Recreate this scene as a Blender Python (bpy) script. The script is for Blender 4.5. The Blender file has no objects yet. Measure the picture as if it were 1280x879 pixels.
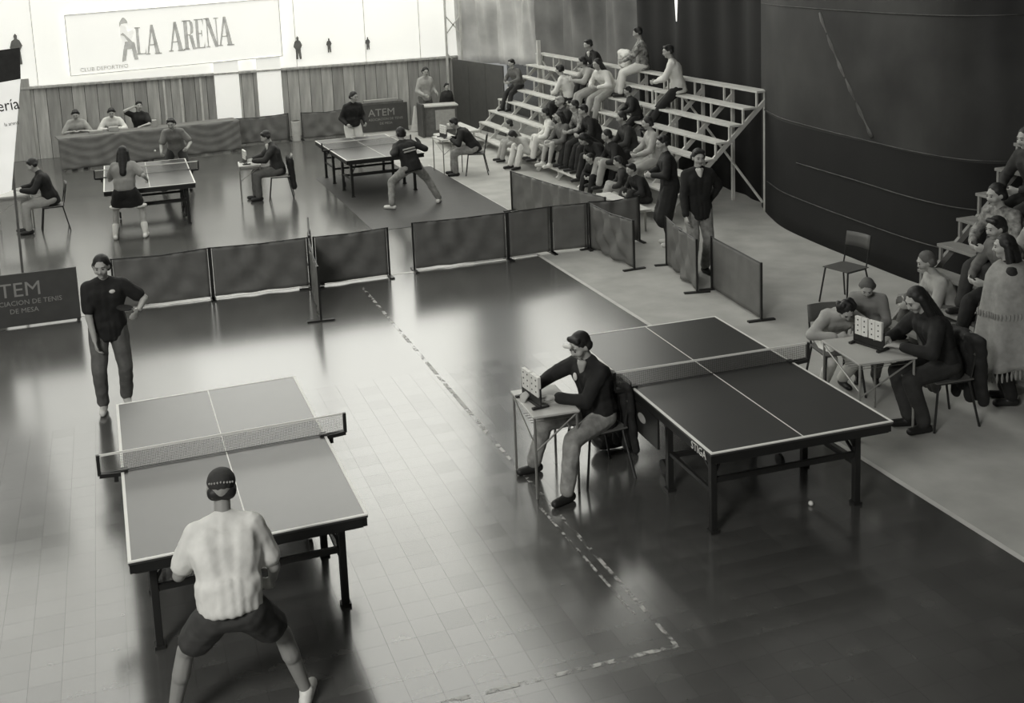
import bpy, bmesh, math, random
from mathutils import Vector, Matrix, Euler
random.seed(7)
SC = bpy.context.scene
COL = SC.collection
PI = math.pi
R = math.radians

# ------------------------------------------------------------------ camera, light, exposure
f_px, cam_h, yaw_c, pitch_c, roll_c = 1396.93, 4.33865, 0.307948, 0.163171, -0.0464696
fw = Vector((math.sin(yaw_c) * math.cos(pitch_c), math.cos(yaw_c) * math.cos(pitch_c), -math.sin(pitch_c)))
rt = Vector((math.cos(yaw_c), -math.sin(yaw_c), 0))
up = rt.cross(fw)
r2 = math.cos(roll_c) * rt + math.sin(roll_c) * up
u2 = -math.sin(roll_c) * rt + math.cos(roll_c) * up
cd = bpy.data.cameras.new('camera'); cam = bpy.data.objects.new('camera', cd); COL.objects.link(cam)
cam.matrix_world = Matrix(((r2.x, u2.x, -fw.x, 0), (r2.y, u2.y, -fw.y, 0), (r2.z, u2.z, -fw.z, cam_h), (0, 0, 0, 1)))
cd.sensor_fit = 'HORIZONTAL'; cd.sensor_width = 36; cd.lens = 36 * f_px / 1280
cd.shift_x = (640 - 581.42) / 1280; cd.shift_y = -(439.5 - 180.69) / 1280
cd.clip_start = .05; cd.clip_end = 200
SC.camera = cam

w = bpy.data.worlds.new('world'); SC.world = w; w.use_nodes = True
w.node_tree.nodes['Background'].inputs[0].default_value = (.93, .95, .92, 1)
w.node_tree.nodes['Background'].inputs[1].default_value = .3

def area_lamp(name, loc, target, size, power):
    l = bpy.data.lights.new(name, 'AREA'); l.shape = 'SQUARE'; l.size = size; l.energy = power; l.color = (1, .99, .95)
    o = bpy.data.objects.new(name, l); COL.objects.link(o); o.location = loc
    o.rotation_euler = (Vector(target) - Vector(loc)).to_track_quat('-Z', 'Y').to_euler()
    return o
area_lamp('front_fill_lamp', (-6, -1, 8.6), (0, 10, 0), 3.0, 1000)  # unseen fill light added behind the camera to brighten surfaces facing it
SC.view_settings.view_transform = 'Standard'; SC.view_settings.look = 'None'
SC.view_settings.gamma = 1; SC.view_settings.exposure = 0.15
SC.view_settings.use_curve_mapping = False
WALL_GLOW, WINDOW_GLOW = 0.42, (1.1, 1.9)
ROOF_GLOW = (0.9, 1.0, 1.15, 1.25)

# ------------------------------------------------------------------ materials
_m = {}
def mat(name, g, rough=.7, noise=.12, scale=6., ior=1.45, bump=0., emit=0., metal=0., alpha=None, worn=None, dim=(1, 1, 1)):
    if name in _m: return _m[name]
    m = bpy.data.materials.new(name); m.use_nodes = True; _m[name] = m
    nt = m.node_tree; b = nt.nodes['Principled BSDF']
    tc = nt.nodes.new('ShaderNodeTexCoord')
    mp = nt.nodes.new('ShaderNodeMapping'); mp.inputs['Scale'].default_value = dim
    nt.links.new(tc.outputs['Object'], mp.inputs[0])
    nz = nt.nodes.new('ShaderNodeTexNoise'); nz.inputs['Scale'].default_value = scale; nz.inputs['Detail'].default_value = 5
    nt.links.new(mp.outputs[0], nz.inputs['Vector'])
    mr = nt.nodes.new('ShaderNodeMapRange')
    mr.inputs[1].default_value = .3; mr.inputs[2].default_value = .7
    mr.inputs[3].default_value = g * (1 - noise); mr.inputs[4].default_value = g * (1 + noise)
    nt.links.new(nz.outputs[0], mr.inputs[0])
    cc = nt.nodes.new('ShaderNodeCombineColor')
    nt.links.new(mr.outputs[0], cc.inputs[0])
    for i, k in ((1, .998), (2, .95)):
        mm = nt.nodes.new('ShaderNodeMath'); mm.operation = 'MULTIPLY'; mm.inputs[1].default_value = k
        nt.links.new(mr.outputs[0], mm.inputs[0]); nt.links.new(mm.outputs[0], cc.inputs[i])
    nt.links.new(cc.outputs[0], b.inputs['Base Color'])
    b.inputs['Roughness'].default_value = rough; b.inputs['IOR'].default_value = ior; b.inputs['Metallic'].default_value = metal
    if bump:
        bp = nt.nodes.new('ShaderNodeBump'); bp.inputs['Strength'].default_value = bump; bp.inputs['Distance'].default_value = .02
        nt.links.new(nz.outputs[0], bp.inputs['Height']); nt.links.new(bp.outputs[0], b.inputs['Normal'])
    if emit:
        nt.links.new(cc.outputs[0], b.inputs['Emission Color']); b.inputs['Emission Strength'].default_value = emit
    if alpha is not None: b.inputs['Alpha'].default_value = alpha
    if worn:
        n2 = nt.nodes.new('ShaderNodeTexNoise'); n2.inputs['Scale'].default_value = 9; n2.inputs['Detail'].default_value = 6
        nt.links.new(tc.outputs['Object'], n2.inputs['Vector'])
        r3 = nt.nodes.new('ShaderNodeMapRange'); r3.inputs[1].default_value = worn - .06; r3.inputs[2].default_value = worn + .06
        nt.links.new(n2.outputs[0], r3.inputs[0]); nt.links.new(r3.outputs[0], b.inputs['Alpha'])
    return m

def grid_net():
    m = bpy.data.materials.new('net_mesh'); m.use_nodes = True; nt = m.node_tree; b = nt.nodes['Principled BSDF']
    b.inputs['Base Color'].default_value = (.05, .05, .045, 1); b.inputs['Roughness'].default_value = .8
    tc = nt.nodes.new('ShaderNodeTexCoord'); sp = nt.nodes.new('ShaderNodeSeparateXYZ'); nt.links.new(tc.outputs['Object'], sp.inputs[0])
    outs = []
    for k in (0, 2):
        a = nt.nodes.new('ShaderNodeMath'); a.operation = 'MULTIPLY'; a.inputs[1].default_value = 80
        f = nt.nodes.new('ShaderNodeMath'); f.operation = 'FRACT'
        l = nt.nodes.new('ShaderNodeMath'); l.operation = 'LESS_THAN'; l.inputs[1].default_value = .15
        nt.links.new(sp.outputs[k], a.inputs[0]); nt.links.new(a.outputs[0], f.inputs[0]); nt.links.new(f.outputs[0], l.inputs[0]); outs.append(l)
    mx = nt.nodes.new('ShaderNodeMath'); mx.operation = 'MAXIMUM'
    nt.links.new(outs[0].outputs[0], mx.inputs[0]); nt.links.new(outs[1].outputs[0], mx.inputs[1]); nt.links.new(mx.outputs[0], b.inputs['Alpha'])
    return m
NET = grid_net()
M_floor = mat('court_floor', .085, .18, .22, 1.3, ior=2.35)
M_tiles = [mat('court_tile_a', .068, .16, .15, 3, ior=2.35), mat('court_tile_b', .074, .175, .18, 3, ior=2.35), mat('court_tile_c', .064, .185, .2, 3, ior=2.3)]
M_joint = mat('tile_joint', .055, .2, ior=2.3)
M_conc = mat('concrete', .40, .75, .14, 2.2)
M_line = mat('painted_line', .55, .5, .1, 8)
M_worn = mat('worn_line', .42, .5, .1, 8, worn=.52)
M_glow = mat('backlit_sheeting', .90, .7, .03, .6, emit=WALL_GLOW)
M_wood = [mat('wall_plank_a', .36, .6, .2, 1.5, dim=(9, 9, 1)), mat('wall_plank_b', .44, .6, .25, 1.5, dim=(9, 9, 1)), mat('wall_plank_c', .30, .6, .2, 1.5, dim=(9, 9, 1))]
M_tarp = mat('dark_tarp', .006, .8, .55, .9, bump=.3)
M_tarpm = mat('mid_tarp', .085, .6, .5, .9, bump=.3, emit=.25)  # faint emission stands in for daylight through the cloth
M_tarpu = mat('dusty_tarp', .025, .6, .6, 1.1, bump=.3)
M_tarpl = mat('pale_tarp', .42, .6, .35, .8, bump=.2, emit=.22)  # emission lifts the cloth as if backlit; no real translucency
M_seam = mat('tarp_seam', .06, .6, .5, 6)
M_crease = mat('tarp_crease', .085, .6, .5, 3)
M_drape = mat('barrier_cloth', .15, .65, .12, 5, bump=.1)
M_drape2 = mat('barrier_cloth_grey', .14, .65, .12, 5, bump=.1)
M_board = mat('advert_board', .065, .6, .1)
M_print = mat('board_print', .30, .6, .05)
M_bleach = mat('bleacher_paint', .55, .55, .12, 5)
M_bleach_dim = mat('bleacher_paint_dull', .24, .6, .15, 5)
M_top = mat('table_top', .034, .30, .08, 4, ior=1.8)
M_edge = mat('table_apron', .012, .5)
M_metal = mat('dark_steel', .02, .4)
M_white = mat('white_paint', .75, .5, .03)
M_steel = mat('bare_steel', .35, .35, .1, metal=.6)
M_formica = mat('pale_formica', .52, .4, .05)
M_ply = mat('chair_ply', .10, .5, .15, 4)
M_skin = mat('skin', .40, .6, .06, 9)
M_skin2 = mat('skin_tan', .27, .6, .06, 9)
M_hair = mat('dark_hair', .015, .55, .3, 20)
M_hairl = mat('grey_hair', .33, .6, .2, 20)
M_eye = mat('eye_dark', .02, .3, 0)
M_lip = mat('lip', .16, .5, 0)
M_black = mat('black_cloth', .014, .8, .2, 12, bump=.2)
M_dark = mat('dark_cloth', .03, .8, .2, 12, bump=.2)
M_denim = mat('denim', .27, .8, .3, 14, bump=.2)
M_mid = mat('mid_grey_cloth', .12, .8, .2, 12, bump=.2)
M_lightc = mat('light_grey_cloth', .36, .8, .1, 12, bump=.2)
M_whitec = mat('white_cloth', .68, .8, .05, 12, bump=.2)
M_pattern = mat('patterned_cloth', .22, .8, .75, 16)
M_shawl = mat('woven_shawl', .26, .85, .15, 16, bump=.2)
M_shoe = mat('dark_shoe', .02, .5)
M_shoew = mat('white_shoe', .7, .5)

# ------------------------------------------------------------------ helpers
def tag(o, label=None, cat=None, group=None, kind=None):
    if label: o['label'] = label
    if cat: o['category'] = cat
    if group: o['group'] = group
    if kind: o['kind'] = kind
    return o
def empty(name, loc, rz=0, label=None, cat=None, group=None):
    o = bpy.data.objects.new(name, None); COL.objects.link(o); o.location = loc; o.rotation_euler = (0, 0, rz)
    o.empty_display_size = .1
    return tag(o, label, cat, group)
def copy_tree(o, parent=None):
    c = o.copy(); COL.objects.link(c)
    if parent: c.parent = parent
    for ch in list(o.children): copy_tree(ch, c)
    return c

class MB:
    def __init__(s): s.v = []; s.f = []
    def add(s, vs, fs):
        n = len(s.v); s.v += [tuple(v) for v in vs]; s.f += [tuple(i + n for i in f) for f in fs]; return s
    def box(s, c, d, rot=None):
        hx, hy, hz = d[0] / 2, d[1] / 2, d[2] / 2
        vs = [Vector((x, y, z)) for x in (-hx, hx) for y in (-hy, hy) for z in (-hz, hz)]
        if rot: vs = [rot @ v for v in vs]
        c = Vector(c); vs = [v + c for v in vs]
        return s.add(vs, [(0, 1, 3, 2), (4, 6, 7, 5), (0, 4, 5, 1), (2, 3, 7, 6), (0, 2, 6, 4), (1, 5, 7, 3)])
    def bar(s, a, b, wd, dp, upv=(0, 0, 1)):
        a, b = Vector(a), Vector(b); d = b - a; y = d.normalized(); x = y.cross(Vector(upv))
        if x.length < 1e-4: x = y.cross(Vector((1, 0, 0)))
        x.normalize(); z = x.cross(y)
        rot = Matrix((x, y, z)).transposed()
        return s.box((a + b) / 2, (wd, d.length, dp), rot)
    def tube(s, pts, rs, n=8, caps=True):
        pts = [Vector(p) for p in pts]
        if not isinstance(rs, (list, tuple)): rs = [rs] * len(pts)
        base = len(s.v); prev = None
        for i, p in enumerate(pts):
            t = (pts[min(i + 1, len(pts) - 1)] - pts[max(i - 1, 0)]).normalized()
            x = t.cross(prev if prev else Vector((0.13, 0.31, .94)))
            if prev: x = prev - t * prev.dot(t)
            x.normalize(); prev = x; y = t.cross(x)
            for k in range(n):
                a = 2 * PI * k / n
                s.v.append(tuple(p + (x * math.cos(a) + y * math.sin(a)) * rs[i]))
        for i in range(len(pts) - 1):
            for k in range(n):
                a = base + i * n + k; b = base + i * n + (k + 1) % n
                s.f.append((a, b, b + n, a + n))
        if caps:
            s.f.append(tuple(base + k for k in range(n))[::-1]); e = base + (len(pts) - 1) * n
            s.f.append(tuple(e + k for k in range(n)))
        return s
    def ball(s, c, r, rot=None, nu=12, nv=8):
        if not isinstance(r, (list, tuple)): r = (r, r, r)
        c = Vector(c); vs = []; fs = []
        vs.append(Vector((0, 0, r[2])))
        for j in range(1, nv):
            th = PI * j / nv
            for i in range(nu):
                ph = 2 * PI * i / nu
                vs.append(Vector((r[0] * math.sin(th) * math.cos(ph), r[1] * math.sin(th) * math.sin(ph), r[2] * math.cos(th))))
        vs.append(Vector((0, 0, -r[2])))
        for i in range(nu): fs.append((0, 1 + i, 1 + (i + 1) % nu))
        for j in range(nv - 2):
            for i in range(nu):
                a = 1 + j * nu + i; b = 1 + j * nu + (i + 1) % nu; fs.append((a, a + nu, b + nu, b))
        L = len(vs) - 1; q = 1 + (nv - 2) * nu
        for i in range(nu): fs.append((q + i, L, q + (i + 1) % nu))
        if rot: vs = [rot @ v for v in vs]
        return s.add([v + c for v in vs], fs)
    def cap(s, a, b, ra, rb=None, n=10):
        """tapered capsule"""
        rb = ra if rb is None else rb
        a, b = Vector(a), Vector(b); t = b - a
        if t.length < 1e-5: return s.ball(a, ra)
        t.normalize(); pts = []; rs = []
        for q in (-88, -60, -30): pts.append(a + t * ra * math.sin(R(q))); rs.append(ra * math.cos(R(q)))
        pts.append(a); rs.append(ra)
        pts.append(b); rs.append(rb)
        for q in (30, 60, 88): pts.append(b + t * rb * math.sin(R(q))); rs.append(rb * math.cos(R(q)))
        base = len(s.v); x = t.orthogonal().normalized(); y = t.cross(x)
        for p, r in zip(pts, rs):
            for k in range(n):
                an = 2 * PI * k / n; s.v.append(tuple(p + (x * math.cos(an) + y * math.sin(an)) * r))
        for i in range(len(pts) - 1):
            for k in range(n):
                q = base + i * n + k; w_ = base + i * n + (k + 1) % n; s.f.append((q, w_, w_ + n, q + n))
        s.f.append(tuple(base + k for k in range(n))[::-1]); e = base + (len(pts) - 1) * n; s.f.append(tuple(e + k for k in range(n)))
        return s
    def prism(s, poly, y0, y1):
        """poly in x,z extruded along y"""
        n = len(poly); vs = [(p[0], y0, p[1]) for p in poly] + [(p[0], y1, p[1]) for p in poly]
        fs = [tuple(range(n)), tuple(range(2 * n - 1, n - 1, -1))] + [(i, i + n, (i + 1) % n + n, (i + 1) % n) for i in range(n)]
        return s.add(vs, fs)
    def build(s, name, m, parent=None, smooth=False, bevel=0):
        me = bpy.data.meshes.new(name); me.from_pydata(s.v, [], s.f); me.update()
        if bevel or smooth:
            bm = bmesh.new(); bm.from_mesh(me)
            bmesh.ops.recalc_face_normals(bm, faces=bm.faces)
            if bevel: bmesh.ops.bevel(bm, geom=bm.edges[:], offset=bevel, segments=2, affect='EDGES', profile=.5)
            bm.to_mesh(me); bm.free()
        if smooth:
            for p in me.polygons: p.use_smooth = True
        me.materials.append(m)
        o = bpy.data.objects.new(name, me); COL.objects.link(o)
        if parent: o.parent = parent
        return o
def struct(name, mb, m, parent=None, **k):
    o = mb.build(name, m, parent, **k)
    if not parent: o['kind'] = 'structure'
    return o
def cloth_sheet(P, nu, nv, thick=.004):
    """closed thin sheet from a function P(u,v)->Vector"""
    mb = MB(); vs = [P(i / nu, j / nv) for j in range(nv + 1) for i in range(nu + 1)]
    fs = [(j * (nu + 1) + i, j * (nu + 1) + i + 1, (j + 1) * (nu + 1) + i + 1, (j + 1) * (nu + 1) + i) for j in range(nv) for i in range(nu)]
    mb.add(vs, fs); return mb
def text(name, body, m, parent, loc, rot, size, extrude=.002, xs=1., align='LEFT', kind=None):
    c = bpy.data.curves.new(name, 'FONT'); c.body = body; c.size = size; c.extrude = extrude; c.align_x = align; c.resolution_u = 2
    t = bpy.data.objects.new(name, c); COL.objects.link(t)
    dg = bpy.context.evaluated_depsgraph_get(); me = bpy.data.meshes.new_from_object(t.evaluated_get(dg))
    bpy.data.objects.remove(t)
    me.transform(Matrix.Diagonal((xs, 1, 1, 1))); me.materials.clear(); me.materials.append(m)
    o = bpy.data.objects.new(name, me); COL.objects.link(o); o.parent = parent; o.location = loc; o.rotation_euler = rot
    if kind: o['kind'] = kind
    return o

# ------------------------------------------------------------------ setting: floor
X_SIDE = 5.81
floor = struct('floor', MB().box((-2.1, 17, -.06), (15.8, 30, .108)), M_joint)
mb = MB().box(((X_SIDE - 10) / 2, 20.1, -.005), (X_SIDE + 10, 18.0, .01)); mb.build('rear_court_floor', M_floor, floor)
mb = MB().box((-6.2, 7.1, -.005), (7.6, 8.0, .01)); mb.build('side_court_floor', M_floor, floor)
T = .2
tm = []
for m_ in M_tiles:
    t_ = MB(); a, b = T / 2 - .0005, T / 2 - .0005
    t_.add([(-a, -a, -.008), (a, -a, -.008), (a, a, -.008), (-a, a, -.008), (-a, -a, -.0012), (a, -a, -.0012), (a, a, -.0012), (-a, a, -.0012), (-b, -b, 0), (b, -b, 0), (b, b, 0), (-b, b, 0)],
           [(0, 1, 5, 4), (1, 2, 6, 5), (2, 3, 7, 6), (3, 0, 4, 7), (4, 5, 9, 8), (5, 6, 10, 9), (6, 7, 11, 10), (7, 4, 8, 11), (8, 9, 10, 11)])
    me = bpy.data.meshes.new('floor_tile'); me.from_pydata(t_.v, [], t_.f); me.materials.append(m_); tm.append((me, t_))
rest = [MB(), MB(), MB()]
nx = int(round((X_SIDE + 2.4) / T)); cnt = 0
x_first = X_SIDE - .03 - T / 2
for j in range(int(7.0 / T)):
    y = 4.1 + T / 2 + j * T
    for i in range(nx):
        x = x_first - i * T
        k = random.choice((0, 0, 0, 1, 1, 2))
        inview = y > 5.2 and -.55 * 1 + (y - 5.1) * -.15 < x < .83 * y + .1
        if inview and cnt < 300:
            o = bpy.data.objects.new('floor_tile', tm[k][0]); COL.objects.link(o); o.location = (x, y, 0); o.parent = floor; cnt += 1
        else:
            rest[k].add([(v[0] + x, v[1] + y, v[2]) for v in tm[k][1].v], tm[k][1].f)
for k in range(3): tag(rest[k].build('floor_tiles', M_tiles[k], floor), kind='stuff')
conc = struct('concrete_floor', MB().box((X_SIDE + .02 + 3.2, 17, -.055), (6.4, 30, .11)), M_conc)
def fline(x0, y0, x1, y1, wd=.05, m=M_line, z=.001):
    mb = MB().bar((x0, y0, z), (x1, y1, z), wd, .003); return struct('court_line', mb, m)
fline(5.81, 5.0, 5.81, 14.95); fline(-1.5, 14.93, 6.0, 14.93)
fline(3.09, 5.8, 3.05, 9.0, .028, M_worn); fline(3.05, 9.0, 3.05, 14.5, .04, M_worn); fline(.8, 5.82, 3.1, 5.79, .035, M_worn); fline(3.0, 6.2, 2.97, 7.8, .02, M_worn)
struct('rear_mat', MB().box((5.2, 20.2, .002), (2.5, 5.2, .004)), mat('rubber_mat', .045, .5, .1))
fline(6.45, 17.5, 6.45, 23, .04)

# ------------------------------------------------------------------ setting: back wall
YW = 29.0
wb = struct('wall_back', MB().box((-1.5, YW + .12, .875), (21.6, .1, 1.75)), M_joint)
x = -12.2; i = 0
pm = {}
for k, m_ in enumerate(M_wood):
    p_ = MB().box((0, 0, 0), (.285, .04, 1.75)).build('wall_plank', m_, None, bevel=.006); pm[k] = p_.data; bpy.data.objects.remove(p_)
MB().box((-2.6, YW - .02, 1.0), (1.6, .05, 2.0)).build('raised_panel', M_wood[0], wb, bevel=.006)
while x < 9.1:
    k = random.choice((0, 0, 1, 2)); o = bpy.data.objects.new('wall_plank', pm[k]); COL.objects.link(o)
    o.location = (x, YW + .04 + random.uniform(-.006, .006), .875); o.parent = wb; x += .295
MB().box((-1.6, YW - .01, 1.77), (21.6, .1, .05)).build('top_rail', M_wood[1], wb)
for bx in (1.35, 1.75, 2.25): MB().box((bx, YW - .005, .9), (.05, .04, 1.65)).build('batten', mat('pale_batten', .6), wb)
sheet = struct('wall_back_sheeting', MB().box((-1.5, YW + .1, 3.1), (21.6, .04, 2.6)), M_glow)
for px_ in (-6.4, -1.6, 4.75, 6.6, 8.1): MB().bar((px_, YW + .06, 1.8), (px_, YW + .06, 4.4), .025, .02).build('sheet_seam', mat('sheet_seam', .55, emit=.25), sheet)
win = struct('window_1', MB().box((-5.4, YW + .1, 7.9), (13.8, .04, 7.0)), mat('daylight_window_left', .95, .7, .03, .6, emit=WINDOW_GLOW[0]))
struct('window_4', MB().box((5.4, YW + .1, 7.9), (7.8, .04, 7.0)), mat('daylight_window_right', .95, .7, .03, .6, emit=WINDOW_GLOW[1]))
for px_ in (-10, -5, 0, 5): MB().box((px_, YW + .03, 7.9), (.08, .08, 7.0)).build('window_frame', M_steel, win)
# steel corner frame
fr = empty('corner_frame', (8.75, 28.75, 0), 0, 'pale steel lattice post in the back corner beside the curtains', 'post')
for dx in (0, .42): MB().bar((dx, 0, 0), (dx, 0, 9), .05, .05).build('upright', M_bleach, fr)
mb = MB()
for k in range(14): mb.bar((0, 0, 1.9 + k * .5), (.42, 0, 2.4 + k * .5) if k % 2 else (.42, 0, 1.4 + k * .5), .03, .03)
mb.build('lacing', M_bleach, fr)

# roof and remaining shell
ceil = struct('ceiling', MB().box((-.5, 12.5, 11.65), (24, 35, .1)), mat('roof_tarp', .10, .9))
for k in range(4):
    MB().box((-9.55 + 5.15 * k, 19.6, 11.57), (5.1, 18.6, .04)).build('roof_sheet', mat('daylit_roof_sheet_%d' % k, .93, .7, .03, .6, emit=ROOF_GLOW[k]), ceil)
struct('wall_left', MB().box((-12.3, 12.5, 5.8), (.1, 35, 11.6)), mat('left_wall', .30, .9))
struct('wall_front', MB().box((-.5, -5, 5.8), (24, .1, 11.6)), mat('front_wall', .14, .9))

# ------------------------------------------------------------------ tarpaulin curtains
def curtain(name, path, z0, z1, amp, freq, m, label, nu=140, nv=16, lean=0):
    q_ = [Vector((p[0], p[1], 0)) for p in path]; q_ = [q_[0] * 2 - q_[1]] + q_ + [q_[-1] * 2 - q_[-2]]; pts = []
    for i in range(1, len(q_) - 2):
        for t in range(8):
            t /= 8; a_, b_, c_, d_ = q_[i - 1:i + 3]
            pts.append(.5 * ((2 * b_) + (c_ - a_) * t + (2 * a_ - 5 * b_ + 4 * c_ - d_) * t * t + (3 * b_ - a_ - 3 * c_ + d_) * t ** 3))
    pts.append(q_[-2])
    seg = [0]
    for a, b in zip(pts, pts[1:]): seg.append(seg[-1] + (b - a).length)
    Lt = seg[-1]
    def P(u, v):
        s_ = u * Lt; i = 0
        while i < len(pts) - 2 and seg[i + 1] < s_: i += 1
        t = (s_ - seg[i]) / (seg[i + 1] - seg[i]); p = pts[i].lerp(pts[i + 1], t)
        d = (pts[i + 1] - pts[i]).normalized(); n = Vector((d.y, -d.x, 0))
        a = amp * (math.sin(s_ * freq + 1.3 * math.sin(s_ * .9 + v * 1.4)) + .5 * math.sin(s_ * freq * 2.3 + v * 2 + .7)) 
        p = p + n * a * (.55 + .45 * v) + Vector((lean * v, 0, 0))
        p.z = z0 + (z1 - z0) * v
        return p
    o = cloth_sheet(P, nu, nv).build(name, m, None, smooth=True)
    o.modifiers.new('thick', 'SOLIDIFY').thickness = .01
    return tag(o, label, 'curtain'), P, Lt
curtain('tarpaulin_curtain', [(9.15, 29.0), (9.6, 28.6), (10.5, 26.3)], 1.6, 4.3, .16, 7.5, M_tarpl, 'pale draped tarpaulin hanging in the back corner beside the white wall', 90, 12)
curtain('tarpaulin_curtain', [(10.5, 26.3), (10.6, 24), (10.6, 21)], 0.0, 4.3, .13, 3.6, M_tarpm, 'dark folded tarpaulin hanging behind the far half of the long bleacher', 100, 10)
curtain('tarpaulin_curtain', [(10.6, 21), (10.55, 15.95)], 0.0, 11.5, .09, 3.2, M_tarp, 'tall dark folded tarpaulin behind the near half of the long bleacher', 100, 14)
struct('window_2', MB().box((10.75, 26.9, 7.9), (.04, 4.2, 7.0)), mat('daylight_window_side', .95, .7, .03, .6, emit=1.4))
struct('window_3', MB().box((10.75, 22.9, 7.9), (.04, 3.6, 7.0)), mat('daylight_window_dim', .95, .7, .03, .6, emit=1.0))
struct('wall_right', MB().box((10.95, 12.5, 5.8), (.1, 35, 11.6)), M_joint)
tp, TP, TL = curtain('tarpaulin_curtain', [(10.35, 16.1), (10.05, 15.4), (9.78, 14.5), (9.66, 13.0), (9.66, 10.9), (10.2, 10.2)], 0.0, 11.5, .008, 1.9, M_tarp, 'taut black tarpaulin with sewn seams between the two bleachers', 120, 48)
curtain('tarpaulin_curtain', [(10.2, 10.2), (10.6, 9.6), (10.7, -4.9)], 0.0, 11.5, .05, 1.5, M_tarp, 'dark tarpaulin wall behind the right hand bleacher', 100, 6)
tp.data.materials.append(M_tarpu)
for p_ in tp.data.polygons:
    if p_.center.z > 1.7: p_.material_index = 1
def on_tarp(u, z, off=-.02):
    p = TP(u, z / 11.5); return Vector((p.x + off, p.y, z))
for zz, ua, ub in ((.56, .1, .95), (1.11, .32, .97), (1.71, .06, .98), (3.43, .02, .98)):
    mb = MB().tube([on_tarp(ua + (ub - ua) * k / 40, zz + .01 * math.sin(k * .16)) for k in range(41)], .009, 5); mb.build('seam', M_seam, tp, smooth=True)
mb = MB().tube([on_tarp(.42 + .20 * k / 20 + .0, 3.38 - 1.62 * (k / 20) ** .9, .012) for k in range(21)], [.035 + .012 * math.sin(k * 1.7) for k in range(21)], 6); mb.build('crease', M_crease, tp, smooth=True)
# slit of daylight in the long curtain
sl = MB().prism([(-.03, 3.9), (.03, 3.9), (.04, 3.4), (.0, 3.02), (-.04, 3.4)], -.01, .01).build('curtain_slit', mat('daylight_slit', .9, emit=.8)); sl.rotation_euler = (0, 0, PI / 2); sl.location = (10.3, 18.9, 0)
tag(sl, 'narrow bright slit of daylight in the dark curtain above the crowd', 'opening')
# dark board partition left of the bleacher
dp_ = empty('partition_board', (8.85, 28.6, 0), 0, 'black board partition from the back corner to the long bleacher', 'partition')
pA, pB = Vector((0, 0, 0)), Vector((.40, -2.9, 0)); d_ = (pB - pA) / 3
for k in range(3):
    a = pA + d_ * k; b = pA + d_ * (k + .985)
    MB().bar(a + Vector((0, 0, .875)), b + Vector((0, 0, .875)), .03, 1.75).build('panel', M_board, dp_, bevel=.004)

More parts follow.
